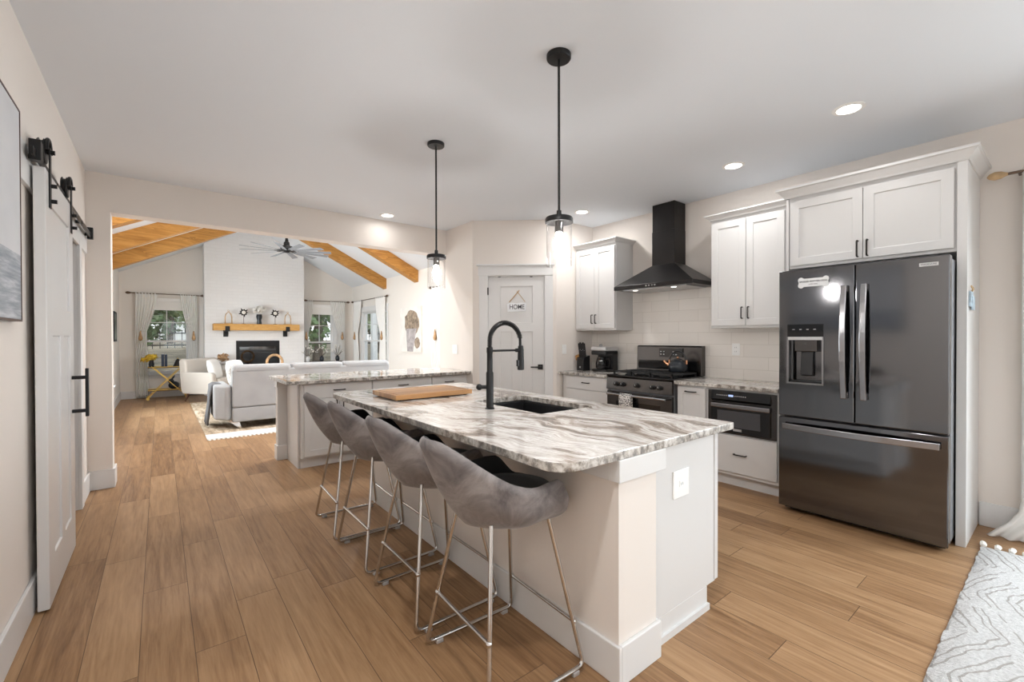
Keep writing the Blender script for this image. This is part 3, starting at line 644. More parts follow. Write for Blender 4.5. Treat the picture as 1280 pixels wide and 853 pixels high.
# knife block and coffee machine
r = thing('knife_block', 'black knife block with five black handled knives in the corner beside the coffee machine', 'knife block', (4.15, 3.80, CT))
obj('block', MB().prism([(-.06, -.055, 0), (.06, -.055, 0), (.06, -.055, .19), (-.06, -.055, .16)], (0, .11, 0)), M['rubber'], r, local=True, bevel=.004)
obj('wooden_side', MB().prism([(-.062, .056, .125), (.06, .056, .165), (.05, .056, .225), (-.07, .056, .185)], (0, .016, 0)), M['knifewood'], r, local=True)
obj('badge', MB().box(-.062, -.06, -.01, .012, .035, .055), M['silver'], r, local=True)
for k in range(5):
    y = -.044 + k * .022; h = .34 + (.012 if k % 2 else 0)
    q = obj('knife_handle', MB().bar((-.01, y, .165), (-.035, y, h), .013, .022, (0, 1, 0)), M['rubber'], r, local=True, bevel=.003)
    obj('rivet', MB().ball((-.035, y, h - .09), .004, n=8, m_=5), M['silver'], q, local=True)
r = thing('coffee_machine', 'black coffee machine with a silver top and glass carafe left of the cooker', 'coffee machine', (4.24, 3.55, CT))
obj('body', MB().box(.02, .13, -.115, .115, 0, .245).box(-.09, .13, -.115, .115, 0, .03).box(-.1, .13, -.115, .115, .20, .25), M['rubber'], r, local=True, bevel=.012)
obj('top_housing', MB().box(-.105, .135, -.12, .12, .25, .30), M['silver'], r, local=True, bevel=.014)
obj('top_knob', MB().ball((-.02, .03, .315), .022, .022, .018), M['steel'], r, local=True, smooth=True)
c_ = obj('carafe', MB().lathe([(.055, .03), (.066, .05), (.068, .10), (.055, .15), (.05, .175)], (-.045, 0, 0), 24), M['blackglass'], r, local=True, smooth=True)
obj('carafe_handle', MB().tube([(-.045, -.065, .15), (-.05, -.115, .155), (-.05, -.135, .11), (-.05, -.115, .06), (-.045, -.065, .055)], .008, 8), M['rubber'], c_, local=True, smooth=True)

# switches and sockets on the walls
def plate(name, label, c, U, N, kind, w_=.075, h_=.118):
    r = thing(name, label, 'socket' if 'outlet' in name else 'light switch', c); U = Vector(U); N = Vector(N); c = Vector(c)
    obj('cover_plate', MB().slab(c - U * w_ / 2 - UZ * h_ / 2, U, UZ, N, w_, h_, .006), M['white_plastic'], r, bevel=.002)
    if kind == 'switch': obj('rocker', MB().slab(c - U * .017 - UZ * .033 + N * .005, U, UZ, N, .034, .066, .005), M['white_plastic'], r, bevel=.002)
    else:
        for k in ((-.02, .02) if kind == 'socket' else (0,)):
            s_ = obj('receptacle', MB().slab(c - U * .017 + UZ * (k - .014) + N * .005, U, UZ, N, .034, .028, .003), M['white_plastic'], r, bevel=.001)
            for q in (-.007, .007): obj('slot', MB().slab(c + U * (q - .0015) + UZ * (k - .006) + N * .0075, U, UZ, N, .003, .011, .001), M['slot'], s_)
    return r
plate('outlet', 'white outlet plate on the tiled backsplash right of the cooker', (XR - .012, 2.06, 1.185), -UY, NX, 'socket')
plate('light_switch', 'white light switch right of the pantry door, above the worktop', (3.93, 3.92, 1.16), UX, NY, 'switch')
plate('light_switch', 'white light switch on the pantry side wall left of the pantry door', (3.03, 5.02, 1.155), -UY, NX, 'switch', .12)

# wall cabinets
def crown(parent, pts, z, out=.045, h=.05):
    """pts: plan polyline of the cabinet top, outward side on its left"""
    mb = MB(); prof = [(0, 0), (.006, 0), (.012, .012), (out * .8, h * .72), (out, h * .78), (out, h), (0, h)]
    P2 = [Vector((p[0], p[1], 0)) for p in pts]; rows = []
    for i, p in enumerate(P2):
        ns = []
        for a, b in ((i - 1, i), (i, i + 1)):
            if a >= 0 and b < len(P2): d = (P2[b] - P2[a]).normalized(); ns.append(Vector((-d.y, d.x, 0)))
        n_ = sum(ns, Vector()); n_ = n_ / n_.dot(ns[0])
        rows.append([p + n_ * a + UZ * (z + b) for a, b in prof])
    mb.grid(rows, closed_v=True); n_ = len(prof); mb.f += [tuple(range(n_ - 1, -1, -1)), tuple((len(rows) - 1) * n_ + k for k in range(n_))]
    return obj('crown_moulding', mb, M['white'], parent)
def wall_unit(label, y0, y1, z0, z1, xf, name='wall_cabinet'):
    r = thing(name, label, 'cabinet', (XR, (y0 + y1) / 2, z0), group='white wall cabinets')
    obj('carcass', MB().box(xf + .02, XR - .001, y0, y1, z0, z1 + .02), M['white'], r, bevel=.002)
    ym = (y0 + y1) / 2; zt = z1 - .03; zb = z0 + .022
    for a, b, hy in ((y0 + .012, ym - .002, ym - .028), (ym + .002, y1 - .012, ym + .028)):
        d = shaker('door', r, (xf + .02, b, zb), -UY, NX, b - a, zt - zb, .06)
        pull(d, (xf - .001, hy, zb + .115 if z1 - z0 > .7 else zb + .07), UZ, .10 if z1 - z0 > .7 else .11, NX)
    return r
A = wall_unit('white two-door wall cabinet left of the range hood, beside the pantry door', 3.285, 3.915, 1.39, 2.41, 4.125)
crown(A, [(XR - .002, 3.285), (4.125, 3.285), (4.125, 3.915)], 2.41)
B = wall_unit('white two-door wall cabinet between the range hood and the refrigerator', 1.50, 2.155, 1.39, 2.41, 4.125)
crown(B, [(XR - .002, 1.50), (4.125, 1.50), (4.125, 2.155), (XR - .002, 2.155)], 2.41)
C3 = wall_unit('wide white two-door wall cabinet above the refrigerator', .454, 1.40, 1.842, 2.395, 3.90)
crown(C3, [(XR - .002, .405), (3.895, .405), (3.895, 1.42), (XR - .002, 1.42)], 2.395, .055, .075)
tag(obj('refrigerator_side_panel', MB().box(3.895, XR - .001, .405, .452, 0, 2.394), M['white'], bevel=.002), 'tall white end panel right of the refrigerator', 'panel')
tag(obj('refrigerator_side_panel', MB().box(3.91, XR - .001, 1.402, 1.42, 0, 2.394), M['white'], bevel=.001), 'tall narrow white panel left of the refrigerator beside the worktop', 'panel')

# range hood
r = thing('range_hood', 'black pyramid range hood with a square chimney above the gas range', 'range hood', (XR, 2.74, 1.83))
hy0, hy1, hx = 2.25, 3.185, 3.975
ty0, ty1, tx = 2.60, 2.865, 4.235
mb = MB(); lo = [(hx, hy0), (hx, hy1), (XR - .013, hy1), (XR - .013, hy0)]; hi = [(tx, ty0), (tx, ty1), (XR - .013, ty1), (XR - .013, ty0)]
vs = [(x, y, 1.825) for x, y in lo] + [(x, y, 1.865) for x, y in lo] + [(x, y, 2.09) for x, y in hi]
fs = [(0,1,2,3), (8,11,10,9)] + [(i + b, i + 4 + b, (i + 1) % 4 + 4 + b, (i + 1) % 4 + b) for b in (0, 4) for i in range(4)]
mb.add(vs, fs); obj('canopy', mb, M['hood'], r, bevel=.003)
c_ = obj('chimney', MB().box(tx, XR - .013, ty0, ty1, 2.085, CEIL - .002).box(tx - .003, XR - .013, ty0 - .003, ty1 + .003, 2.085, 2.45), M['hood'], r, bevel=.002)
for k in range(5): obj('vent_slot', MB().box(tx + .06 + k * .02, tx + .07 + k * .02, ty0 - .002, ty0 + .001, 2.62, 2.68), M['rubber'], c_)
obj('filter', MB().box(hx + .05, XR - .06, hy0 + .09, hy1 - .09, 1.815, 1.826), M['steel'], r, bevel=.002)
for y in (2.50, 2.96): obj('hood_lamp', MB().lathe([(.026, 1.814), (.026, 1.812)], (hx + .085, y, 0), 16), M['hood_lamp'], r)
for k in range(4): obj('button', MB().cyl((hx - .003, 2.66 + k * .035, 1.845), (hx + .002, 2.66 + k * .035, 1.845), .008, 12), M['steel'], r, smooth=True)

# ------------------------------------------------------------------ refrigerator
r = thing('refrigerator', 'black stainless french-door refrigerator with an ice dispenser and bottom freezer drawer', 'refrigerator', (4.03, .915, 0))
fx = 3.675; y0, y1 = .456, 1.383; ym = .915
obj('body', MB().box(fx + .095, XR - .05, y0 + .004, y1 - .004, .045, 1.785), M['bsteel_side'], r, bevel=.004)
obj('toe_grille', MB().box(fx + .07, fx + .1, y0 + .02, y1 - .02, .012, .05), M['rubber'], r)
for y in (y0 + .05, y1 - .05): obj('foot', MB().cyl((fx + .12, y, 0), (fx + .12, y, .05), .02, 14), M['rubber'], r, smooth=True)
zt = 1.80; zs = .72
ld = obj('left_door', MB().slab((fx + .085, y1, zs), -UY, UZ, NX, y1 - ym - .003, zt - zs, .085, [(.058, .288, .245, .588, .075)]), M['bsteel'], r, bevel=.006, seg=3)
rd = obj('right_door', MB().slab((fx + .085, ym - .003, zs), -UY, UZ, NX, ym - .003 - y0, zt - zs, .085), M['bsteel'], r, bevel=.006, seg=3)
fd = obj('freezer_drawer', MB().slab((fx + .085, y1, .04), -UY, UZ, NX, y1 - y0, zs - .012 - .04, .085), M['bsteel'], r, bevel=.006, seg=3)
for nm, y, par in (('left', ym + .055, ld), ('right', ym - .055, rd)):
    pts = []
    for k in range(13):
        q = k / 12; pts.append((fx - .028 - .034 * math.sin(PI * q) , y, .885 + .775 * q))
    g_ = []
    for p in pts: g_.append([Vector((p[0] - .007, p[1] - .017, p[2])), Vector((p[0] - .007, p[1] + .017, p[2])), Vector((p[0] + .007, p[1] + .017, p[2])), Vector((p[0] + .007, p[1] - .017, p[2]))])
    mb = MB().grid(g_, closed_v=True); mb.f += [(3,2,1,0), (48,49,50,51)]
    mb.box(fx - .036, fx + .002, y - .014, y + .014, .888, .93).box(fx - .036, fx + .002, y - .014, y + .014, 1.615, 1.657)
    obj('door_handle', mb, M['bsteel_handle'], par, bevel=.004)
g_ = []
for k in range(17):
    q = k / 16; y = y1 - .035 - (y1 - y0 - .07) * q; x = fx - .03 - .035 * math.sin(PI * q)
    g_.append([Vector((x - .007, y, .625)), Vector((x - .007, y, .668)), Vector((x + .007, y, .668)), Vector((x + .007, y, .625))])
mb = MB().grid(g_, closed_v=True); mb.f += [(3,2,1,0), (64,65,66,67)]
mb.box(fx - .036, fx + .002, y1 - .075, y1 - .035, .632, .661).box(fx - .036, fx + .002, y0 + .035, y0 + .075, .632, .661)
obj('drawer_handle', mb, M['bsteel_handle'], fd, bevel=.004)
# dispenser
dp = obj('ice_dispenser', MB().slab((fx + .001, 1.325, 1.312), -UY, UZ, NX, .23, .088, .004), M['blackglass'], ld, bevel=.002)
obj('light_strip', MB().box(fx - .004, fx + .001, 1.10, 1.32, 1.285, 1.308), M['silver'], dp)
obj('recess_frame', MB().slab((fx + .001, 1.327, .962), -UY, UZ, NX, .234, .346, .004, [(.012, .222, .012, .334, None)]), M['bsteel_handle'], dp)
obj('dispenser_paddle', MB().prism([(fx + .06, 1.25, 1.02), (fx + .035, 1.25, 1.03), (fx + .05, 1.25, 1.20), (fx + .07, 1.25, 1.20)], (0, -.075, 0)), M['rubber'], dp)
obj('dispenser_housing', MB().box(fx + .02, fx + .072, 1.14, 1.285, 1.20, 1.30), M['cooker'], dp, bevel=.004)
obj('drip_tray', MB().box(fx + .012, fx + .072, 1.105, 1.31, .966, .985), M['rubber'], dp)
for k in range(4): obj('button', MB().box(fx - .005, fx - .002, 1.29 - k * .045, 1.275 - k * .045, 1.36, 1.364), M['silver'], dp)
bd = obj('badge', MB().slab((fx + .001, .592, 1.738), -UY, UZ, NX, .088, .022, .003), M['silver'], rd, bevel=.001)
text('FRIGIDAIRE', .0145, M['ink'], bd, (fx - .002, .548, 1.749), -UY, UZ, NX, depth=.0004)
# bone-shaped magnet
def bone(cx, w_, h_):
    pts = []; hw = w_ / 2; rr_ = h_ / 2
    for (ox, oz, a0, a1) in ((hw - rr_ * .55, rr_ * .52, -40, 150), (-hw + rr_ * .55, rr_ * .52, 30, 220), (-hw + rr_ * .55, -rr_ * .52, 140, 330), (hw - rr_ * .55, -rr_ * .52, 210, 400)):
        for k in range(9):
            q = R(a0 + (a1 - a0) * k / 8); pts.append((ox + rr_ * .52 * math.cos(q), oz + rr_ * .52 * math.sin(q)))
    return pts
r2 = thing('bone_magnet', 'white bone shaped magnet with lettering on the left refrigerator door', 'magnet', (fx, 1.158, 1.695), 0)
ang = R(0); UB = (-UY * math.cos(ang) + UZ * math.sin(ang)); VB = (UZ * math.cos(ang) + UY * math.sin(ang))
cc = Vector((fx - .0005, 1.158, 1.70))
mb = MB().prism([cc + UB * a + VB * b for a, b in bone(0, .195, .075)], (-.004, 0, 0)); obj('plaque', mb, M['paper'], r2)
text('SPOILED ROTTEN DOG', .0165, M['ink'], r2, cc + VB * .007 + NX * .004, UB, VB, NX, depth=.0003, bold=.0004)
text('LIVES HERE', .0115, M['ink'], r2, cc - VB * .013 + NX * .004, UB, VB, NX, depth=.0003)
# tag hanging on the end panel
r2 = thing('hanging_tag', 'pale blue wooden tag with a tan bow on the white end panel', 'tag', (4.0, .40, 1.56))
obj('tag_board', MB().box(3.945, 4.04, .393, .404, 1.495, 1.59).box(3.98, 4.075, .389, .396, 1.475, 1.56), M['magnetblue'], r2, bevel=.002)
obj('bow', MB().tube([(3.975, .396, 1.625), (3.99, .39, 1.605), (4.0, .396, 1.59), (4.01, .39, 1.605), (4.03, .396, 1.62)], .005, 6), M['rope'], r2, smooth=True)
# glass jar on the worktop beside the refrigerator
r2 = thing('glass_canister', 'tall clear canister on the worktop tucked beside the refrigerator', 'canister', (4.16, 1.50, CT))
obj('jar', MB().lathe([(.036, 0), (.04, .01), (.04, .19), (.034, .21)], (0, 0, 0), 20), M['shade_glass'], r2, local=True, smooth=True)
obj('lid', MB().lathe([(.038, .21), (.038, .235), (.01, .245)], (0, 0, 0), 20), M['silver'], r2, local=True, smooth=True)

# ------------------------------------------------------------------ island
IX0, IX1, IY0, IY1 = 1.345, 2.135, 1.055, 3.50
IT = .885
r = thing('kitchen_island', 'long kitchen island base, beige seating side and white cabinet end', 'island', (1.74, 2.28, 0))
obj('knee_wall', MB().box(IX0, 1.585, IY0, IY1, 0, .85), M['paint'], r)
cabb = obj('cabinet_body', MB().slab((1.585, 1.09, .11), UX, UY, UZ, IX1 - 1.585, 2.39, .74, [(.02, IX1 - 1.585 - .02, .60, 1.55, .45)]).box(1.585, IX1 - .075, 1.09, 3.48, 0, .11), M['white'], r, bevel=.002)
obj('end_moulding', MB().box(1.585, IX1 - .072, 1.078, 1.09, 0, .03), M['white'], r)
for k in range(4):
    a = 1.105 + k * .594; d = shaker('door', cabb, (IX1 + .0, a, .125), UY, UX, .586, .715, .06, .02); pull(d, (IX1 + .02, a + .293, .79), UY, .1, UX)
obj('edge_strip', MB().box(IX1 - .01, IX1 + .02, 1.086, 1.10, .12, .845), M['white'], cabb)
obj('baseboard', MB().box(IX0 - .016, IX0, IY0 - .016, IY1 + .016, 0, .15).box(IX0, 1.601, IY0 - .016, IY0, 0, .15).box(1.585, 1.601, IY0, 1.09, 0, .15).box(IX0, 1.6, IY1, IY1 + .016, 0, .15), M['trim'], r, bevel=.004)
obj('corner_trim_block', MB().box(IX0 - .012, 1.635, IY0 - .014, 1.09, .765, .85).box(IX0 - .012, IX0, 1.09, 3.48, .765, .85), M['trim'], r, bevel=.002)
# outlet on the island end
plate('outlet', 'white outlet plate on the near end of the kitchen island', (1.825, 1.09, .655), UX, NY, 'single', .125, .122)
# worktop with a sink cut-out and a rounded near corner
SX0, SX1, SY0, SY1 = 1.655, 2.085, 1.83, 2.50
def rc(name, label, x0, x1, y0, y1, z0, z1, rects, corners, rad):
    mb = MB().slab((x0, y0, z0), UX, UY, UZ, x1 - x0, y1 - y0, z1 - z0, rects)
    bm = bmesh.new(); vv = [bm.verts.new(v) for v in mb.v]
    for q in mb.f: bm.faces.new([vv[i] for i in q])
    es = [e for e in bm.edges if abs(e.verts[0].co.z - e.verts[1].co.z) > .01 and any(abs(e.verts[0].co.x - cx) < 1e-4 and abs(e.verts[0].co.y - cy) < 1e-4 for cx, cy in corners)]
    bmesh.ops.bevel(bm, geom=es, offset=rad, segments=8, affect='EDGES', profile=.5)
    me = bpy.data.meshes.new(name); bm.to_mesh(me); bm.free(); me.materials.append(M['stone'])
    o = bpy.data.objects.new(name, me); COL.objects.link(o)
    q = o.modifiers.new('bevel', 'BEVEL'); q.width = .004; q.segments = 2; q.limit_method = 'ANGLE'; q.angle_limit = R(50)
    return tag(o, label, 'worktop')
rc('island_worktop', 'long veined stone worktop of the kitchen island with the black sink', 1.03, 2.235, 1.045, 3.58, .85, IT, [(SX0 - 1.03, SX1 - 1.03, SY0 - 1.045, SY1 - 1.045, None)], [(1.03, 1.045), (1.03, 3.58)], .10)
mb = MB().slab((SX0 - .02, SY0 - .02, .846), UX, UY, -UZ, SX1 - SX0 + .04, SY1 - SY0 + .04, .002, [(.02, SX1 - SX0 + .02, .02, SY1 - SY0 + .02, None)])
r = thing('kitchen_sink', 'black undermount sink set into the kitchen island worktop', 'sink', (1.87, 2.165, .62))
d_ = .22; t_ = .012
mb = MB().slab((SX0 - t_, SY0 - t_, .846 - d_ - t_), UX, UY, UZ, SX1 - SX0 + 2 * t_, SY1 - SY0 + 2 * t_, d_ + t_, [(t_, SX1 - SX0 + t_, t_, SY1 - SY0 + t_, d_)])
obj('basin', mb, M['sink'], r, bevel=.006)
obj('drain', MB().lathe([(.045, .627), (.045, .631), (.02, .629)], (1.87, 2.165, 0), 20), M['black'], r, smooth=True)
# spring faucet
r = thing('kitchen_faucet', 'tall matte black spring faucet beside the island sink', 'faucet', (1.535, 2.15, IT))
obj('base', MB().lathe([(.028, 0), (.028, .006), (.022, .01), (.022, .215), (.017, .222), (.017, .33), (.019, .335), (.019, .365), (.012, .37)], (0, 0, 0), 24), M['black'], r, local=True, smooth=True)
fd_ = Vector((.92, -.10, 0)).normalized(); Rr = .108
arc = [Vector((0, 0, .36))] + [Vector((0, 0, .40)) + fd_ * (Rr - Rr * math.cos(q)) + UZ * (Rr * 1.04 * math.sin(q)) for q in [PI * k / 24 for k in range(25)]]
arc += [fd_ * 2 * Rr + UZ * .34, fd_ * (2 * Rr + .002) + UZ * .30]
obj('hose', MB().tube(arc, .0085, 12), M['black'], r, local=True, smooth=True)
# coil spring wound round the rising hose
L = [0]
for a, b in zip(arc, arc[1:]): L.append(L[-1] + (b - a).length)
def at(s):
    for k in range(len(arc) - 1):
        if s <= L[k + 1]:
            q = (s - L[k]) / (L[k + 1] - L[k]); return arc[k].lerp(arc[k + 1], q), (arc[k + 1] - arc[k]).normalized()
    return arc[-1], UZ
side = fd_.cross(UZ); tot = L[-1] - .12; turns = 42; cs = []
for k in range(turns * 8 + 1):
    s = tot * k / (turns * 8); p, tg = at(s); b = tg.cross(side); q = 2 * PI * k / 8; cs.append(p + (side * math.cos(q) + b * math.sin(q)) * .0135)
obj('coil_spring', MB().tube(cs, .0029, 5), M['black'], r, local=True, smooth=True)
obj('support_arm', MB().tube([(0, 0, .345), fd_ * .19 + UZ * .345], .0065, 10).add([], []).cyl(fd_ * .185 + UZ * .345, fd_ * .235 + UZ * .345, .012, 12), M['black'], r, local=True, smooth=True)
sp_ = obj('spray_head', MB().lathe([(.010, .375), (.016, .37), (.019, .33), (.021, .25), (.021, .225), (.015, .222)], fd_ * (2 * Rr + .004), 20), M['black'], r, local=True, smooth=True)
obj('spray_button', MB().box(2 * Rr - .025, 2 * Rr - .012, -.032, -.012, .245, .285), M['rubber'], sp_, local=True, bevel=.003)
lv = obj('lever', MB().cyl((-.018, .012, .13), (-.045, .03, .13), .012, 14).ball((-.052, .035, .13), .019), M['black'], r, local=True, smooth=True)
# cutting board
r = thing('cutting_board', 'thick wooden cutting board lying on the far end of the island worktop', 'cutting board', (1.52, 2.98, IT))
obj('board', MB().slab((-.30, -.205, .008), UX, UY, UZ, .60, .41, .032, [(.03, .57, .03, .036, .004), (.03, .57, .374, .38, .004), (.03, .036, .03, .38, .004), (.564, .57, .03, .38, .004)]), M['block'], r, local=True, bevel=.004)
for x in (-.26, .26):
    for y in (-.17, .17): obj('foot', MB().cyl((x, y, 0), (x, y, .009), .012, 10), M['rubber'], r, local=True)

# ------------------------------------------------------------------ peninsula
PX0, PX1, PY0, PY1 = 1.092, 3.028, 4.735, 5.26
def pen_unit(label, a, b, drawers, doors):
    r = thing('base_cabinet', label, 'cabinet', ((a + b) / 2, 5.0, 0), group='white peninsula cabinets')
    obj('carcass', MB().box(a, b, PY0, PY1, .105, .855), M['white'], r, bevel=.002)
    obj('toe_kick', MB().box(a, b, PY0 + .06, PY0 + .075, 0, .105), M['white'], r)
    for x0_, x1_ in drawers:
        d = shaker('drawer', r, (x0_, PY0, .70), UX, NY, x1_ - x0_, .145, 0); pull(d, ((x0_ + x1_) / 2, PY0 - .02, .775), UX, .11, NY)
    for x0_, x1_ in doors:
        d = shaker('door', r, (x0_, PY0, .125), UX, NY, x1_ - x0_, .565, .06); pull(d, (x1_ - .03 if x0_ == doors[0][0] else x0_ + .03, PY0 - .02, .62), UZ, .10, NY)
pen_unit('white base cabinet at the open left end of the peninsula', PX0, 1.80, [(1.115, 1.795)], [(1.115, 1.455), (1.46, 1.795)])
pen_unit('white base cabinet in the middle of the peninsula', 1.802, 2.52, [(1.81, 2.515)], [(1.81, 2.16), (2.165, 2.515)])
pen_unit('white base cabinet at the wall end of the peninsula', 2.522, PX1, [(2.53, 2.985)], [(2.53, 2.985)])
tag(obj('peninsula_end_panel', MB().box(1.072, 1.09, 4.80, 5.262, 0, .855), M['white'], bevel=.002), 'white end panel between the peninsula post and the first cabinet', 'panel')
r = thing('peninsula_post', 'square white corner post under the left end of the peninsula worktop', 'post', (1.035, 5.33, 0))
obj('post', MB().box(.985, 1.09, 5.28, 5.385, 0, .855), M['white'], r, bevel=.002)
obj('plinth', MB().box(.972, 1.103, 5.267, 5.398, 0, .155), M['trim'], r, bevel=.003)
obj('cap', MB().box(.975, 1.10, 5.27, 5.395, .775, .855), M['trim'], r, bevel=.003)
tag(obj('peninsula_back_panel', MB().box(1.104, PX1, 5.262, 5.30, 0, .855), M['paint']), 'beige panel behind the peninsula cabinets facing the sofa', 'panel')
tag(obj('peninsula_worktop', MB().box(.945, 3.026, 4.64, 5.53, .857, .892), M['stone'], bevel=.004), 'long veined stone worktop of the peninsula in front of the sofa', 'worktop')

# ------------------------------------------------------------------ bar stools
st = thing('bar_stool', 'x', 'bar stool', (1.10, 1.44, 0), 0, 'grey velvet bar stools along the island')
NT, NP = 72, 26
def backness(a):
    q = max(0, min(1, (R(92) - a) / R(78))); return q * q * (3 - 2 * q)
def rim(t):
    """t in [-pi,pi], 0 at the back: rim point (x,y,z) of the shell"""
    a = abs(t); hw = .245
    x = -.30 * math.cos(a) if a < PI / 2 else -.235 * math.cos(a)
    y = math.sin(t) * hw
    if a > PI / 2: y = math.copysign((abs(math.sin(a)) ** .45) * hw, t)
    s = backness(a)
    z = .728 + .196 * s + .018 * max(0, min(1, (a - R(70)) / R(35)))
    x -= .05 * s; y *= 1 - .24 * s
    e = max(0, min(1, (a - R(118)) / R(32))); e = e * e * (3 - 2 * e)
    z -= .085 * e
    return Vector((x, y, z))
def shell(inset, v0, v1, n_):
    rows = []
    for k in range(n_ + 1):
        v = v0 + (v1 - v0) * k / n_; row = []
        for i in range(NT):
            t = -PI + 2 * PI * i / NT; p = rim(t)
            fl = v ** .5 if v < .999 else 1; hgt_ = max(0, (v - .12) / .88)
            bx, by, bz = .02 * (1 - v), 0, .555
            fl = math.sin(min(1, v * 1.25) * PI / 2) ** .85; fl = fl * (.86 + .14 * v); bk = backness(abs(t)); fl = fl * (1 - bk) + bk * (min(1, v / .15) * .50 + .50 * max(0, (v - .15) / .85) + .04 * math.sin(PI * max(0, (v - .15) / .85)))
            x = bx + (p.x - bx) * fl; y = p.y * fl; z = bz + (p.z - bz) * (max(0, v - .02) ** (1.55 - .35 * bk))
            n_xy = Vector((p.x, p.y, 0)).normalized()
            row.append(Vector((x, y, z)) - n_xy * inset * min(1, v * 4) + UZ * (inset * .9 if v < .3 else 0))
        rows.append(row)
    return rows
out = shell(0, .02, 1, NP); inn = shell(.036, .30, 1, 18)
lip = []
for k in range(1, 6):
    q = PI * k / 6; row = []
    for i in range(NT):
        a = out[-1][i]; b = inn[-1][i]; c_ = (a + b) / 2; row.append(c_ + (a - c_) * math.cos(q) + UZ * (.028 * math.sin(q)))
    lip.append(row)
mb = MB().grid(out + lip[:3], closed_v=True); mb.f.append(tuple(range(NT - 1, -1, -1)))
obj('shell', mb, M['velvet'], st, local=True, smooth=True, ang=80)
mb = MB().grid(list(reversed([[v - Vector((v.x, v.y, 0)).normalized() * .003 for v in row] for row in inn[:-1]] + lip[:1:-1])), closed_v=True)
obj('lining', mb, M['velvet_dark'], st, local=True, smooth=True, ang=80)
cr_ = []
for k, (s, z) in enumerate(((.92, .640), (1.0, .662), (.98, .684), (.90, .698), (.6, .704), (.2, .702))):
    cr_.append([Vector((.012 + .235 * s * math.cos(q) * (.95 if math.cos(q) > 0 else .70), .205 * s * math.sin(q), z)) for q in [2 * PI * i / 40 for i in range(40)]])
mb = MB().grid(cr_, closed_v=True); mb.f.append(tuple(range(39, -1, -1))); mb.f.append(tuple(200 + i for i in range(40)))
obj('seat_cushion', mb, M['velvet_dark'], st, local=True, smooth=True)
def fil(pts, rad=.035, n=5):
    o = [Vector(pts[0])]
    for i in range(1, len(pts) - 1):
        a, b, c_ = Vector(pts[i-1]), Vector(pts[i]), Vector(pts[i+1]); p = b + (a - b).normalized() * rad; q = b + (c_ - b).normalized() * rad
        for k in range(n + 1):
            t = k / n; o.append(p * (1-t)**2 + b * 2*t*(1-t) + q * t*t)
    return o + [Vector(pts[-1])]
rz_ = .012
for s in (-1, 1):
    pts = [(-.135, .125 * s, .62), (-.224, .24 * s, rz_ + .008), (.220, .24 * s, rz_ + .008), (.125, .13 * s, .62)]
    sf = obj('side_frame', MB().tube(fil(pts), .0085, 10), M['chrome'], st, local=True, smooth=True)
    for x in (-.165, .175): obj('foot_pad', MB().box(x - .016, x + .016, .24 * s - .011, .24 * s + .011, 0, .017), M['silver'], sf, local=True, bevel=.003)
def onleg(top, foot, z): q = (z - foot[2]) / (top[2] - foot[2]); return Vector(foot).lerp(Vector(top), q)
b0 = [onleg((-.135, .125 * s, .62), (-.228, .24 * s, .02), .245) for s in (-1, 1)]; f0 = [onleg((.125, .13 * s, .62), (.228, .24 * s, .02), .185) for s in (-1, 1)]
obj('footrest', MB().tube(f0, .0075, 10), M['chrome'], st, local=True, smooth=True)
obj('crossbar', MB().tube(b0, .0075, 10), M['chrome'], st, local=True, smooth=True)
for p in b0 + f0: obj('bolt', MB().ball(p, .012, n=10, m_=6), M['chrome'], st, local=True, smooth=True)
st['label'] = 'grey velvet bar stool nearest the camera, at the near corner of the island'; st.rotation_euler = (0, 0, R(-2.5)); st.location = (1.088, 1.44, 0)
dup(st, (1.095, 2.02, 0), R(0), 'second grey velvet bar stool from the camera, between two other stools')
dup(st, (1.094, 2.63, 0), R(0), 'third grey velvet bar stool from the camera, beside the one at the far end')
dup(st, (1.090, 3.14, 0), R(-2), 'grey velvet bar stool at the far end of the island, nearest the peninsula')

# ------------------------------------------------------------------ pendants and ceiling lights
pd = thing('pendant_lamp', 'black pendant lamp with a clear glass cylinder nearest the camera, above the island', 'pendant lamp', (1.60, 1.63, 0), 0, 'pendant lamps over the island')
cz = CEIL
obj('canopy', MB().lathe([(.062, cz - .001), (.062, cz - .02), (.058, cz - .025), (.01, cz - .026)], (0, 0, 0), 28), M['black'], pd, local=True, smooth=True)
obj('rod', MB().cyl((0, 0, 1.93), (0, 0, cz - .02), .0065, 12), M['black'], pd, local=True, smooth=True)
obj('cap', MB().lathe([(.012, 1.955), (.013, 1.93), (.066, 1.92), (.071, 1.912), (.071, 1.892), (.066, 1.892), (.02, 1.90)], (0, 0, 0), 32), M['black'], pd, local=True, smooth=True)
sk = obj('socket', MB().lathe([(.022, 1.90), (.022, 1.845), (.018, 1.843)], (0, 0, 0), 20), M['bronze'], pd, local=True, smooth=True)
obj('bulb', MB().lathe([(.013, 1.845), (.015, 1.832), (.023, 1.81), (.026, 1.79), (.023, 1.768), (.012, 1.754), (.002, 1.751)], (0, 0, 0), 20), M['bulb'], sk, local=True, smooth=True)
obj('glass_shade', MB().lathe([(.065, 1.90), (.066, 1.68), (.064, 1.672), (.062, 1.68), (.0625, 1.90)], (0, 0, 0), 36), M['shade_glass'], pd, local=True, smooth=True)
pl2 = dup(pd, (1.61, 2.93, 0), 0, 'black pendant lamp with a clear glass cylinder farther from the camera, above the island')
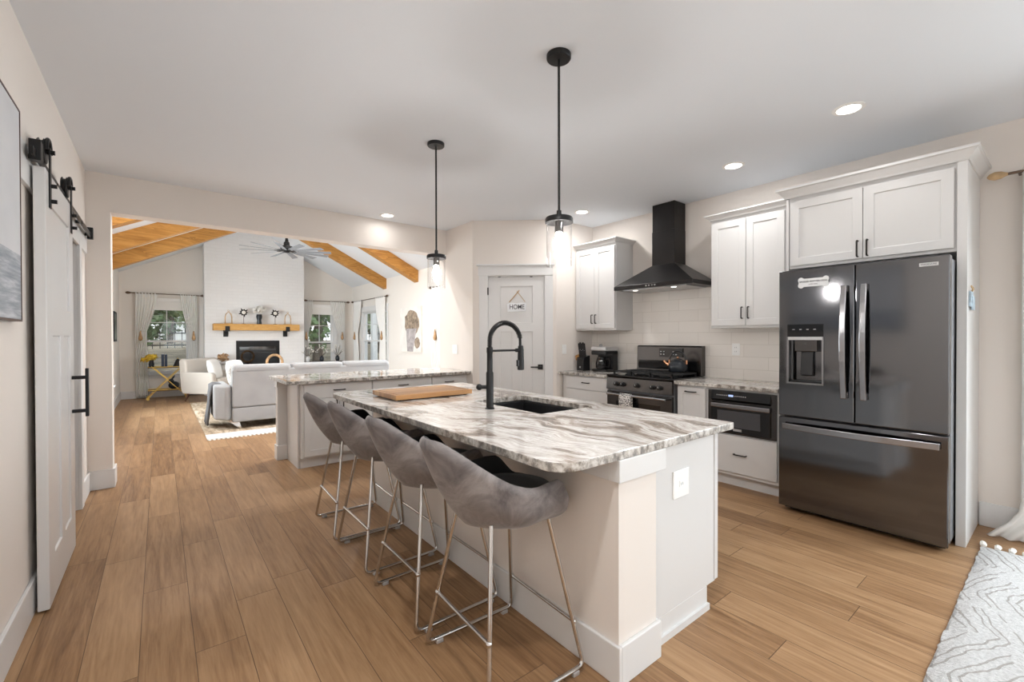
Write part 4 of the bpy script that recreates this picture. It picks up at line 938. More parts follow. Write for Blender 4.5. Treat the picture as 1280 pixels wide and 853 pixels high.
def downlight(x, y, z, label, power, n=None):
    r = thing('recessed_light', label, 'ceiling light', (x, y, z), 0, 'recessed ceiling lights')
    obj('trim_ring', MB().lathe([(.062, -.001), (.064, -.006), (.086, -.004), (.088, 0)], (0, 0, 0), 32), M['white_plastic'], r, local=True, smooth=True)
    obj('diffuser', MB().lathe([(.062, -.004), (.061, -.006), (.001, -.0065)], (0, 0, 0), 28), M['can'], r, local=True, smooth=True)
    if n: r.rotation_euler = n
    if power: area('downlight_beam', Vector((x, y, z - .02)), (0, 0, 0) if not n else n, .12, .12, power, (1, .985, .97), 'DISK')
downlight(3.41, .885, CEIL, 'recessed ceiling light in front of the refrigerator', 1.6)
downlight(3.78, 1.775, CEIL, 'recessed ceiling light between the refrigerator and the range hood', 3)
downlight(3.80, 3.50, CEIL, 'recessed ceiling light in front of the cabinet beside the pantry', 5)
downlight(2.105, 5.0, CEIL, 'recessed ceiling light above the peninsula near the dividing wall', .8)
for x, y, lab, pw_ in ((.45, .55, 'added unseen ceiling light over the aisle beside the canvas picture', 11), (.45, -1.2, 'added unseen ceiling light behind the camera on the left', 8), (2.5, -1.2, 'added unseen ceiling light over the shaggy rug', 3)): downlight(x, y, CEIL, lab, pw_)  # unseen cans added to lift the stool side, left wall and floor

# ------------------------------------------------------------------ left wall: sliding barn door, track, canvas
r = thing('barn_door', 'white panelled sliding barn door hanging on the left wall', 'door', (-.44, 3.45, 0))
BD0, BD1 = 3.035, 3.875
H_ = 2.112
obj('door_slab', MB().slab((-.462, BD0, .012), UY, UZ, UX, BD1 - BD0, H_, .042, [(.15, .69, 1.46, 1.96, .01), (.15, .365, .22, 1.31, .01), (.475, .69, .22, 1.31, .01)]), M['white'], r, bevel=.003)
for k, y in enumerate((3.13, 3.80)):
    h = obj('hanger_strap', MB().box(-.419, -.413, y - .018, y + .018, 1.95, 2.245), M['black'], r, bevel=.002)
    wz = 2.225
    obj('wheel', MB().lathe([(.02, -.014), (.058, -.014), (.062, -.009), (.052, -.005), (.052, .005), (.062, .009), (.058, .014), (.02, .014)], (-.443, y, wz), 28, 'x'), M['black'], h, smooth=True)
    obj('wheel_guard', MB().tube([Vector((-.421, y + .05 * math.cos(q), wz + .06 * math.sin(q))) for q in [PI * j / 12 for j in range(13)]], .009, 8), M['black'], h, smooth=True)
    for z in (2.06, 1.985): obj('bolt', MB().cyl((-.413, y, z), (-.392, y, z), .010, 10), M['black'], h, smooth=True)
    obj('axle_nut', MB().cyl((-.455, y, wz), (-.398, y, wz), .011, 10), M['black'], h, smooth=True)
hb = MB().box(-.36, -.345, 3.765, 3.80, .83, 1.125).cyl((-.42, 3.782, .865), (-.355, 3.782, .865), .011, 12).cyl((-.42, 3.782, 1.07), (-.355, 3.782, 1.07), .011, 12)
obj('pull_handle', hb, M['black'], r, bevel=.001)
r = thing('barn_door_track', 'black sliding door rail on a white board above the barn door', 'rail', (-.46, 3.95, 2.15))
obj('header_board', MB().box(XL, -.472, 2.80, 5.15, 2.02, 2.20), M['trim'], r, bevel=.002)
obj('rail', MB().box(-.446, -.438, 2.90, 5.12, 2.138, 2.178), M['black'], r, bevel=.001)
for y in (3.02, 3.5, 4.0, 4.5, 5.0): obj('standoff', MB().cyl((-.473, y, 2.158), (-.434, y, 2.158), .012, 10), M['black'], r, smooth=True)
obj('end_stop', MB().box(-.462, -.425, 5.03, 5.075, 2.13, 2.225), M['black'], r, bevel=.003); obj('end_stop', MB().box(-.462, -.422, 2.955, 3.01, 2.13, 2.225), M['black'], r, bevel=.003)
r = thing('canvas_picture', 'large framed seascape canvas hanging on the left wall before the barn door', 'picture', (XL, 2.1, 1.38))
obj('canvas', MB().box(XL + .001, -.462, 1.42, 2.79, 1.39, 2.275), M['seascape'], r)
obj('frame', MB().slab((XL, 1.41, 1.382), UY, UZ, UX, 1.39, .90, .03, [(.008, 1.382, .008, .892, None)]), M['walnut'], r)
# hanging sign on the pantry door
r = thing('door_sign', 'small HOME sign hanging from crossed sticks on the pantry door', 'sign', PA, math.atan2(PU.y, PU.x))
mb = MB().prism([(.43, .0, 1.625), (.655, .0, 1.63), (.66, .0, 1.725), (.60, .0, 1.735), (.54, .0, 1.725), (.48, .0, 1.735), (.425, .0, 1.72)], (0, -.009, 0)); obj('plaque', mb, M['paper'], r, local=True)
text('HOME', .066, M['ink'], r, (.545, -.009, 1.68), UX, UZ * 1.25, NY, depth=.0006, bold=.0004, local=True)
obj('stick', MB().bar((.45, -.003, 1.74), (.575, -.003, 1.885), .012, .007, (0, 1, 0)), M['rope'], r, local=True); obj('stick', MB().bar((.645, -.003, 1.745), (.545, -.003, 1.875), .008, .007, (0, 1, 0)), M['rope'], r, local=True)

# ------------------------------------------------------------------ curtains and rods
def rod(label, p0, p1, n, fin='rodmetal'):
    p0, p1, n = Vector(p0), Vector(p1), Vector(n); d = (p1 - p0).normalized()
    r = thing('curtain_rod', label, 'curtain rod', (p0 + p1) / 2)
    obj('pole', MB().cyl(p0, p1, .009, 10), M['rodmetal'], r, smooth=True)
    for p, s in ((p0, -1), (p1, 1)):
        obj('finial', MB().tube([p, p + d * s * .012, p + d * s * .03, p + d * s * .06, p + d * s * .085, p + d * s * .095], [.010, .014, .024, .028, .018, .004], 12), M[fin], r, smooth=True)
        q = p - d * s * .05; obj('bracket', MB().bar(q + n * .085, q - n * .012, .014, .014), M['rodmetal'], r)
    return r
def curtain(label, a, b, zt, zb, n, tie=None, tieside=0, group='white curtains', flare=0, puddle=0, waves=7):
    """panel between plan points a and b; tie: height at which it is drawn aside towards the tieside end"""
    a, b, n = Vector((*a, 0)), Vector((*b, 0)), Vector(n); rows = []; nu = waves * 8; nz = 30; wd = (b - a).length; d = (b - a) / wd
    for k in range(nz + 1):
        z = zt + (zb - zt) * k / nz; row = []; sc_ = 1.0
        if tie:
            if z > tie: q = (zt - z) / (zt - tie); sc_ = 1 - .55 * q ** 1.6
            else: q = min(1, (tie - z) / .5); sc_ = .45 + .12 * q
        sc_ += flare * max(0, (.22 - z) / .22) ** 2 if flare else 0
        for i in range(nu + 1):
            u = i / nu; t = (u - tieside) * sc_ + tieside if tie else (u - tieside) * sc_ + tieside
            off = .022 * math.sin(u * waves * 2 * PI + .6 * math.sin(k * .21)) * (.6 + .4 * min(1, k / 6)) + (puddle * max(0, (.14 - z) / .14) ** 2 if puddle else 0)
            row.append(a + d * wd * t + n * off + UZ * z)
        rows.append(row)
    r = thing('curtain', label, 'curtain', (a + b) / 2 + UZ * zb, 0, group)
    obj('fabric_panel', MB().grid(rows), M['curtain'], r, smooth=True, ang=180, solid=.003)
    if tie:
        c_ = a + d * wd * ((.5 - tieside) * .45 + tieside); obj('tieback', MB().lathe([(.008, tie + .07), (.014, tie + .03), (.022, tie - .03), (.036, tie - .09), (.03, tie - .13), (.006, tie - .15)], c_ - n * -.04, 12), M['tan'], r, smooth=True)
    return r
yR = YF - .085
rod('dark curtain rod over the far left window of the living room', (-.47, yR, 2.285), (.74, yR, 2.285), (0, 1, 0))
curtain('white curtain tied back on the left side of the far left window', (-.405, yR), (-.03, yR), 2.30, .01, (0, -1, 0), 1.40, 0)
curtain('white curtain tied back on the right side of the far left window', (.37, yR), (.68, yR), 2.30, .01, (0, -1, 0), 1.40, 1)
rod('dark curtain rod over the window right of the fireplace', (3.06, yR, 2.29), (4.06, yR, 2.29), (0, 1, 0))
curtain('white curtain beside the fireplace on the left of the far right window', (2.96, yR), (3.2, yR), 2.30, .01, (0, -1, 0), 1.40, 0)
curtain('white curtain on the right of the far right window near the room corner', (3.64, yR), (4.02, yR), 2.30, .01, (0, -1, 0), 1.40, 1)
xR_ = LX1 - .055
rod('dark curtain rod over the side window of the living room', (xR_, 12.38, 2.295), (xR_, 10.1, 2.295), (1, 0, 0))
curtain('white curtain at the far side of the living room side window', (xR_, 12.3), (xR_, 11.75), 2.31, .01, (-1, 0, 0), 1.40, 0)
curtain('white curtain at the near side of the living room side window', (xR_, 10.75), (xR_, 10.16), 2.31, .01, (-1, 0, 0), 1.40, 1)
rod('dark curtain rod over the side window nearest the pantry wall', (xR_, 7.85, 2.295), (xR_, 5.65, 2.295), (1, 0, 0))
curtain('white curtain seen past the edge of the pantry wall', (xR_, 7.85), (xR_, 6.95), 2.31, .01, (-1, 0, 0), 1.40, 0)
rod('gold curtain rod with a pale finial right of the refrigerator', (XR - .09, .27, 2.375), (XR - .09, -2.7, 2.375), (1, 0, 0), 'rope')
curtain('long white curtain puddling on the floor at the right edge', (XR - .09, .205), (XR - .09, -.15), 2.395, .006, (-1, 0, 0), None, 1, flare=.42, puddle=.12, waves=6)
for nm, c, d, w_ in (('white rolled shade at the top of the far left window', (.13, YF - .035), (1, 0), .80), ('white rolled shade at the top of the window right of the fireplace', (3.385, YF - .035), (1, 0), .70)):
    r = thing('window_shade', nm, 'shade', (c[0], c[1], 1.96)); obj('cassette', MB().box(c[0] - w_ / 2, c[0] + w_ / 2, c[1] - .02, c[1] + .012, 2.12, 2.2), M['white_plastic'], r, bevel=.006)
    obj('cloth', MB().box(c[0] - w_ / 2 + .01, c[0] + w_ / 2 - .01, c[1] - .008, c[1] - .004, 1.93, 2.12), M['curtain'], r)

# ------------------------------------------------------------------ kitchen rug
r = thing('shag_rug', 'white shaggy rug with raised diamond lines and tassels at the lower right', 'rug', (2.8, -.6, 0))
nx, ny = 70, 50; g_ = []
for i in range(nx + 1):
    row = []
    for j in range(ny + 1):
        e = min(i, nx - i, j, ny - j); h = .008 + (.020 if e > 1 else .012 * e) + random.uniform(-.004, .004)
        row.append(Vector((1.55 + 2.43 * i / nx + random.uniform(-.004, .004), .345 - 1.7 * j / ny + random.uniform(-.005, .005), h)))
    g_.append(row)
mb = MB().grid([[Vector((p.x, p.y, p.z)) for p in row] for row in g_]); mb.f = [q[::-1] for q in mb.f]
b_ = len(mb.v); mb.box(1.55, 3.98, -1.355, .345, .001, .009)
obj('pile', mb, M['shag'], r, smooth=True, ang=180)
for k in range(30):
    y = .335 - k * .057; dx = random.uniform(.05, .085); dy = random.uniform(-.025, .025)
    obj('tassel', MB().tube([(3.965, y, .018), (3.99, y + dy * .3, .022), (3.98 + dx * .6, y + dy * .8, .016), (3.98 + dx, y + dy, .009)], [.012, .017, .014, .008], 7), M['petal'], r, smooth=True)

# ================================================================== LIVING ROOM
# rafters
for k, y in enumerate((6.85, 8.53, 10.20)):
    for s, nm in ((-1, 'left'), (1, 'right')):
        xw = LX0 if s < 0 else LX1; dx = RIDGE_X - xw; z0_ = SPR; z1_ = RIDGE_Z; dp_ = .245
        mb = MB().prism([(xw, y, z0_ + .005), (RIDGE_X, y, z1_ + .005), (RIDGE_X, y, z1_ - dp_), (xw, y, z0_ - dp_)], (0, .18, 0))
        o = obj('ceiling_beam', mb, M['beam'], bevel=.003)
        tag(o, 'golden timber ceiling beam on the %s slope, %s' % (nm, ('the nearest', 'the middle one', 'the farthest')[k]), 'beam', 'timber beams under the vaulted ceiling')
# ceiling fan
fz = 2.86
r = thing('ceiling_fan', 'black ceiling fan with many slim grey blades under the vault', 'ceiling fan', (RIDGE_X, 8.75, 0))
obj('rod', MB().cyl((0, 0, fz + .2), (0, 0, RIDGE_Z - .0), .014, 12), M['black'], r, local=True, smooth=True)
obj('motor', MB().lathe([(.02, fz + .24), (.03, fz + .17), (.045, fz + .16), (.05, fz + .10), (.10, fz + .085), (.105, fz + .04), (.08, fz + .02), (.05, fz - .01), (.04, fz - .025), (.01, fz - .03)], (0, 0, 0), 24), M['black'], r, local=True, smooth=True)
for k in range(12):
    q = 2 * PI * k / 12 + .12; d = Vector((math.cos(q), math.sin(q), 0)); s = Vector((-math.sin(q), math.cos(q), 0)); t_ = R(-13); w1 = s * math.cos(t_) + UZ * math.sin(t_); nn = d.cross(w1)
    b_ = obj('blade', MB().add([d * .16 - w1 * .035 + UZ * fz, d * .16 + w1 * .035 + UZ * fz, d * .74 + w1 * .05 + UZ * fz, d * .74 - w1 * .05 + UZ * fz] + [x + nn * .006 for x in (d * .16 - w1 * .035 + UZ * fz, d * .16 + w1 * .035 + UZ * fz, d * .74 + w1 * .05 + UZ * fz, d * .74 - w1 * .05 + UZ * fz)],
        [(3,2,1,0), (4,5,6,7), (0,1,5,4), (1,2,6,5), (2,3,7,6), (3,0,4,7)]), M['grayblade'], r, local=True)
    obj('blade_iron', MB().bar(d * .06 + UZ * (fz + .01), d * .20 + UZ * (fz + .004), .03, .008), M['black'], b_, local=True)
sl = math.atan(.5)
downlight(3.30, 7.3, SPR + .5 * (LX1 - 3.30), 'recessed ceiling light on the right slope of the living room vault', 14, (0, sl, 0))

for x, y, lab in ((.3, 6.3, 'added unseen ceiling light on the left slope of the vault behind the dividing wall'), (1.4, 6.3, 'added unseen ceiling light left of the ridge behind the dividing wall'), (2.3, 6.3, 'added unseen ceiling light right of the ridge behind the dividing wall')):  # cans hidden behind the header, added to brighten the living room
    downlight(x, y, SPR + .5 * min(x - LX0, LX1 - x), lab, 16, (0, sl if x > RIDGE_X else -sl, 0))

# mantel shelf and what stands on it
r = thing('mantel_shelf', 'thick golden timber mantel shelf on black brackets above the fireplace', 'shelf', (1.83, 12.07, 1.55))
obj('shelf_beam', MB().box(.945, 2.735, 11.95, BY, 1.485, 1.635), M['mantel'], r, bevel=.006)
for x in (1.215, 2.465): obj('bracket', MB().box(x - .045, x + .045, 11.94, 11.95, 1.47, 1.58).box(x - .045, x + .045, 11.945, BY, 1.465, 1.485).box(x - .06, x + .035, BY - .02, BY - .0, 1.34, 1.485), M['black'], r, bevel=.002)
mz = 1.635
for x, lab in ((1.245, 'arched wooden lantern frame at the left end of the mantel shelf'), (2.485, 'arched wooden lantern frame at the right end of the mantel shelf')):
    r = thing('arch_ornament', lab, 'ornament', (x, 12.05, mz), 0, 'arched wooden ornaments on the mantel')
    pts = [(-.065, 0, .0), (-.065, 0, .15), (-.05, 0, .22), (0, 0, .28), (.05, 0, .22), (.065, 0, .15), (.065, 0, 0)]
    obj('arch', MB().tube(pts, .011, 8), M['rope'], r, local=True, smooth=True); obj('foot', MB().box(-.085, .085, -.04, .04, 0, .014), M['rope'], r, local=True); obj('ring', MB().tube([Vector((.018 * math.cos(q), 0, .30 + .018 * math.sin(q))) for q in [2 * PI * j / 10 for j in range(10)]], .004, 6, True), M['rope'], r, local=True)
for x, lab in ((1.545, 'dark metal flower sculpture on a stand left of the white flowers on the mantel'), (2.205, 'dark metal flower sculpture on a stand right of the white flowers on the mantel')):
    r = thing('flower_sculpture', lab, 'ornament', (x, 12.05, mz), 0, 'metal flower sculptures on the mantel')
    obj('stand', MB().cyl((0, 0, 0), (0, 0, .19), .005, 8).lathe([(.045, 0), (.045, .008), (.01, .012)], (0, 0, 0), 16), M['rodmetal'], r, local=True)
    obj('flower_centre', MB().ball((0, -.015, .27), .042, .02, .042), M['petal'], r, local=True, smooth=True)
    for k in range(9):
        q = 2 * PI * k / 9; L_ = .115 if k % 2 else .085; d = Vector((math.cos(q), 0, math.sin(q))); s = Vector((-math.sin(q), 0, math.cos(q))); c_ = Vector((0, 0, .27))
        obj('petal', MB().prism([c_ + d * .03 - s * .018, c_ + d * .06 - s * .022, c_ + d * L_, c_ + d * .06 + s * .022, c_ + d * .03 + s * .018], (0, -.006, 0)), M['bronze'], r, local=True)
def leafball(mb, c, R_, n, size, squash=1):
    for _ in range(n):
        v = Vector((random.gauss(0, 1), random.gauss(0, 1), random.gauss(0, 1))).normalized(); p = Vector(c) + Vector((v.x, v.y, v.z * squash)) * R_ * random.uniform(.45, 1)
        a = Vector((random.gauss(0, 1), random.gauss(0, 1), random.gauss(0, 1))).normalized(); b = a.cross(v); b = b.normalized() if b.length > .01 else Vector((1, 0, 0)); s = size * random.uniform(.6, 1.3)
        mb.add([p - a * s, p + b * s * .55, p + a * s, p - b * s * .55], [(0, 1, 2, 3)])
    return mb
r = thing('flower_vase', 'dark vase of white flowers in the middle of the mantel shelf', 'vase', (1.865, 12.05, mz))
obj('vase', MB().lathe([(.05, 0), (.055, .02), (.045, .09), (.06, .15), (.065, .19), (.055, .225), (.06, .235)], (0, 0, 0), 20), M['darkvase'], r, local=True, smooth=True)
obj('blossoms', leafball(MB(), (.01, 0, .34), .13, 150, .035, .75), M['petal'], r, local=True)['kind'] = 'stuff'
# fireplace insert
r = thing('fireplace', 'black framed gas fireplace with glass front set in the white chimney breast', 'fireplace', (1.865, BY, .42))
obj('frame', MB().slab((1.405, BY + .02, .42), UX, UZ, NY, .92, .825, .03, [(.07, .85, .06, .68, None)]), M['black'], r, bevel=.004)
obj('glass', MB().box(1.46, 2.27, BY + .012, BY + .016, .47, 1.11), M['fire_glass'], r)
obj('firebox', MB().slab((1.42, BY + .33, .43), UX, UZ, NY, .89, .80, .30, [(.03, .86, .02, .77, .28)]), M['firebrick'], r)
for k in range(4): obj('log', MB().tube([(1.55 + k * .09, BY + .18 + .03 * (k % 2), .50 + .06 * (k % 3)), (1.85 + k * .10, BY + .16, .56 + .07 * (k % 2))], .045, 9), M['logs'], r, smooth=True)
# floor pieces by the hearth
r = thing('wicker_ring', 'brown woven ring ornament standing behind the sofa before the fireplace', 'ornament', (1.89, 10.4, .012))
obj('stand', MB().lathe([(.14, 0), (.14, .02), (.025, .03), (.025, .60), (.08, .61), (.08, .63)], (0, 0, 0), 16), M['walnut'], r, local=True, smooth=True)
obj('ring', MB().tube([Vector((.145 * math.cos(q), 0, .79 + .15 * math.sin(q))) for q in [2 * PI * j / 28 for j in range(28)]], .026, 8, True), M['tan'], r, local=True, smooth=True)
r = thing('dried_flower_basket', 'tan ball of dried flowers on a white stand left of the fireplace', 'flowers', (1.13, 11.98, 0))
obj('stand', MB().lathe([(.12, 0), (.11, .03), (.03, .05), (.03, .70), (.10, .74), (.10, .76)], (0, 0, 0), 18), M['white'], r, local=True, smooth=True)
obj('flower_heads', leafball(MB(), (0, 0, .87), .12, 160, .035, .85), M['tan'], r, local=True)['kind'] = 'stuff'
# console with plants below the window right of the fireplace
r = thing('console_table', 'dark console table under the window right of the fireplace', 'table', (3.49, 12.22, 0))
obj('table_top', MB().box(-.55, .55, -.16, .16, .66, .69), M['walnut'], r, local=True, bevel=.003)
for x in (-.52, .52):
    for y in (-.13, .13): obj('leg', MB().box(x - .018, x + .018, y - .018, y + .018, 0, .66), M['walnut'], r, local=True)
for x, lab, col in ((2.98, 'white vase of thin twigs on the console table next to the chimney breast', 'tw'), (3.32, 'dark vase with pale blossoms on the console table', 'w'), (3.72, 'grey vase of white blossoms at the right end of the console table', 'w')):
    r = thing('flower_vase', lab, 'vase', (x, 12.2, .69))
    obj('vase', MB().lathe([(.035, 0), (.055, .05), (.05, .11), (.025, .14), (.03, .15)], (0, 0, 0), 16), M['white'] if col == 'tw' else M['darkvase'], r, local=True, smooth=True)
    for k in range(9):
        q = k * 2.4; tip = Vector((.13 * math.cos(q), .06 * math.sin(q), .26 + .05 * (k % 4))); s_ = obj('stem', MB().tube([(0, 0, .12), tip * .6 + UZ * .05, tip], .004, 5), M['bark'], r, local=True)
        obj('blossom', leafball(MB(), tip, .035, 10, .02), M['petal'], s_, local=True)['kind'] = 'stuff'

# sectional sofa seen from behind
r = thing('sectional_sofa', 'long light grey sectional sofa seen from behind beyond the peninsula', 'sofa', (2.0, 7.9, 0))
x0, x1, y0 = .80, 3.12, 7.36
obj('back_frame', MB().box(x0, x1, y0, y0 + .16, .31, .845).box(x0, x1, y0 + .005, y0 + .16, .10, .305), M['sofa'], r, bevel=.02, seg=3)
obj('base', MB().box(x0, x1, y0 + .16, y0 + .95, .13, .30), M['sofa'], r, bevel=.02)
for k in range(3):
    a = x0 + k * (x1 - x0) / 3; b = a + (x1 - x0) / 3
    obj('back_cushion', MB().box(a + .008, b - .008, y0 + .0, y0 + .24, .775, .91), M['sofa'], r, bevel=.045, seg=4, smooth=True)
    obj('back_rest', MB().box(a + .01, b - .01, y0 + .16, y0 + .34, .45, .83), M['sofa'], r, bevel=.04, seg=3)
    obj('seat_cushion', MB().box(a + .006, b - .006, y0 + .20, y0 + .97, .30, .46), M['sofa'], r, bevel=.04, seg=3)
for s, xx in ((-1, x0), (1, x1)):
    q = [(xx, y0 + .06), (xx + s * .07, y0 + .02), (xx + s * .20, y0 + .20), (xx + s * .20, y0 + .93), (xx, y0 + .95)]
    obj('arm', MB().prism([(a, b, .13) for a, b in q], (0, 0, .49)), M['sofa'], r, bevel=.035, seg=4)
for x, y in ((x0 + .02, y0 + .06), (x1 - .02, y0 + .06), (x0 + .02, y0 + .88), (x1 - .02, y0 + .88)):
    s = -1 if x < 2 else 1; obj('leg', MB().prism([(x + s * -.06, y - .012, .13), (x + s * .06, y - .012, .13), (x + s * .06, y - .012, .11), (x + s * -.08, y - .012, .0), (x + s * -.10, y - .012, .0)], (0, .024, 0)), M['chrome'], r)
r.location.z = .012
# throw blanket over the arm, pillows
ax = x0 - .20; g_ = []
for k, (dx, z) in enumerate(((.10, .626), (.03, .63), (-.012, .61), (-.024, .5), (-.035, .34), (-.05, .18), (-.07, .045))):
    g_.append([Vector((ax + dx + .012 * math.sin(j * 1.3 + k), y0 + .42 + .40 * j / 14 - (.0 if k < 3 else .015 * (k - 2)), z + .006 * math.sin(j * 1.1))) for j in range(15)])
tag(obj('throw_blanket', MB().grid(g_), M['throw'], smooth=True, solid=.012, ang=180), 'charcoal knitted throw hanging over the left arm of the sofa', 'blanket')
def pillow(label, c, w_, t_, rot, mat_, tilt=R(70)):
    rows = []
    for i in range(13):
        row = []
        for j in range(13):
            u, v = i / 6 - 1, j / 6 - 1; k = max(0, (1 - abs(u) ** 2.6) * (1 - abs(v) ** 2.6)) ** .45
            row.append(Vector((u * w_ / 2 * (1 - .06 * v * v), v * w_ / 2 * (1 - .06 * u * u), t_ / 2 * k)))
        rows.append(row)
    mb = MB().grid(rows); mb2 = [[Vector((p.x, p.y, -p.z)) for p in row] for row in rows]; mb.grid(mb2[::-1])
    mt = Matrix.Translation(c) @ Matrix.Rotation(rot, 4, 'Z') @ Matrix.Rotation(tilt, 4, 'X'); mb.v = [mt @ v for v in mb.v]
    o = obj('throw_pillow', mb, mat_, smooth=True, ang=180); return tag(o, label, 'pillow')
pillow('grey floral throw pillow standing on the sofa by its left arm', Vector((.90, y0 + .42, .70)), .46, .16, R(70), M['floral'], R(78))
pillow('plain white throw pillow behind the floral one on the sofa', Vector((.95, y0 + .80, .72)), .50, .16, R(60), M['curtain'], R(78))
# living room rug
r = thing('area_rug', 'large tan woven rug with a pale border and fringe under the sofa', 'rug', (.47, 6.86, 0))
obj('rug_field', MB().box(0, 3.0, 0, 4.1, .001, .012), M['rug_lr'], r, local=True)
mb = MB()
for k in range(60): mb.box(.01 + k * .05, .035 + k * .05, -.05, .002, .002, .008)
o = obj('fringe', mb, M['petal'], r, local=True); o['kind'] = 'stuff'

# tufted armchair
r = thing('armchair', 'beige tufted armchair with dark tapered legs beyond the sofa', 'armchair', (.90, 11.2, 0), R(-52))   # faces local +x
obj('seat_base', MB().box(-.36, .38, -.36, .36, .16, .34), M['chair'], r, local=True, bevel=.03)
obj('seat_cushion', MB().box(-.24, .40, -.27, .27, .33, .47), M['chair'], r, local=True, bevel=.045, seg=4)
for s in (-1, 1): obj('arm', MB().prism([(-.40, 0, .16), (.38, 0, .16), (.36, 0, .56), (.30, 0, .60), (-.40, 0, .60)], (0, .11 * s, 0)).add([], []), M['chair'], r, local=True, bevel=.03, seg=3).location.y = .28 * s
bk_ = obj('backrest', MB().prism([(-.44, -.38, .16), (-.27, -.38, .40), (-.33, -.38, .86), (-.42, -.38, .88), (-.50, -.38, .84)], (0, .76, 0)), M['chair'], r, local=True, bevel=.035, seg=3)
for z in (.56, .70):
    for y in (-.2, 0, .2): obj('tuft_button', MB().ball((-.29 - (z - .5) * .12, y + (.1 if z > .6 else 0), z), .014, n=8, m_=5), M['chair'], bk_, local=True, smooth=True)
for x in (-.33, .33):
    for y in (-.3, .3): obj('leg', MB().cyl((x, y, .17), (x * 1.14, y * 1.12, 0), .026, 12, .014), M['walnut'], r, local=True, smooth=True)
pillow('cream throw pillow leaning in the beige armchair', Vector((.90, 11.16, .66)), .42, .15, R(58), M['curtain'], R(75))

r.location.z = .012
# folding gold bar cart and what stands on it
r = thing('bar_cart', 'gold metal cart with crossed legs and two shelves under the far left window', 'cart', (.13, 12.25, 0))
for z, nm, hw in ((.69, 'top_shelf', .33), (.20, 'bottom_shelf', .33)):
    s_ = obj(nm, MB().box(-hw, hw, -.17, .17, z - .02, z - .008), M['walnut'], r, local=True)
    obj('shelf_rim', MB().tube([(-hw, -.17, z), (hw, -.17, z), (hw, .17, z), (-hw, .17, z)], .008, 8, True), M['brass'], s_, local=True)
for y in (-.185, .185):
    for a, b in ((-.33, .33), (.33, -.33)): obj('cross_leg', MB().bar((a, y + (.008 if a < 0 else -.008), .045), (b * .82, y + (.008 if a < 0 else -.008), .71), .014, .03, (0, 1, 0)), M['brass'], r, local=True)
for x in (-.33, .33):
    for y in (-.185, .185): obj('wheel', MB().lathe([(.008, -.012), (.028, -.012), (.03, 0), (.028, .012), (.008, .012)], (x, y, .03), 14, 'y'), M['brass'], r, local=True, smooth=True)
r = thing('flower_bouquet', 'yellow flower bouquet in a vase on the gold cart', 'flowers', (-.14, 12.24, .69))
obj('vase', MB().lathe([(.04, 0), (.05, .06), (.035, .13), (.04, .15)], (0, 0, 0), 16), M['darkvase'], r, local=True, smooth=True)
obj('yellow_petals', leafball(leafball(MB(), (.0, 0, .21), .11, 170, .038, .6), (-.10, 0, .16), .09, 70, .035, .6), M['yellow'], r, local=True)['kind'] = 'stuff'
for dx, lab in ((.05, 'dark upright book left of its pair on the gold cart'), (.105, 'dark upright book right of its pair on the gold cart')):
    r = thing('book', lab, 'book', (dx, 12.25, .69)); h = .27 if dx < .08 else .265
    obj('cover', MB().box(-.024, .024, -.085, .085, 0, h), mat('navy_cover', (.03, .045, .08), .6), r, local=True, bevel=.003); obj('pages', MB().box(-.019, .019, .02, .087, .004, h + .001), M['paper'], r, local=True)
r = thing('pyramid_ornament', 'dark cone shaped ornament at the right of the gold cart top', 'ornament', (.31, 12.25, .69))
obj('cone', MB().lathe([(.085, 0), (.085, .01), (.07, .05), (.04, .13), (.015, .165)], (0, 0, 0), 18), M['bronze'], r, local=True, smooth=True); obj('knob', MB().ball((0, 0, .17), .014), M['brass'], r, local=True, smooth=True)
r = thing('rabbit_figure', 'black rabbit figure on the lower shelf of the gold cart', 'figurine', (.24, 12.25, .20))
rb = obj('body', MB().ball((0, 0, .08), .10, .08, .085).ball((-.05, 0, .17), .055, .05, .05), M['darkvase'], r, local=True, smooth=True)
for y in (-.02, .02): obj('ear', MB().tube([(-.04, y, .20), (-.01, y * 1.5, .25), (.02, y * 2, .29)], [.016, .018, .006], 8), M['darkvase'], rb, local=True, smooth=True)

# pictures
r = thing('bouquet_picture', 'tall pale canvas painting of a dried bouquet between the side windows', 'picture', (LX1, 8.86, 1.49))
obj('canvas', MB().box(LX1 - .035, LX1, 8.35, 9.365, 1.0, 1.965), M['canvas'], r)
def blob(cy, cz, ry, rz__, n=22, j=.12): return [(LX1 - .0355, cy + ry * math.cos(2 * PI * k / n) * (1 + random.uniform(-j, j)), cz + rz__ * math.sin(2 * PI * k / n) * (1 + random.uniform(-j, j))) for k in range(n)]
obj('painted_flowers', MB().prism(blob(8.78, 1.62, .37, .26), (-.001, 0, 0)).prism(blob(8.53, 1.20, .13, .11), (-.001, 0, 0)), M['bouquet_paint'], r)
obj('painted_wrap', MB().prism([(LX1 - .0366, 9.05, 1.50), (LX1 - .0366, 8.55, 1.50), (LX1 - .0366, 8.72, 1.01), (LX1 - .0366, 9.0, 1.01)], (-.001, 0, 0)), M['stem_paint'], r)
r = thing('narrow_picture', 'dark framed picture on the left wall of the living room', 'picture', (LX0, 11.2, 1.25))
obj('frame', MB().slab((LX0, 10.95, 1.25), UY, UZ, UX, .60, .56, .022, [(.03, .57, .03, .53, .006)]), M['ink'], r); obj('print', MB().box(LX0 + .0155, LX0 + .0175, 10.985, 11.515, 1.285, 1.775), M['landscape'], r)

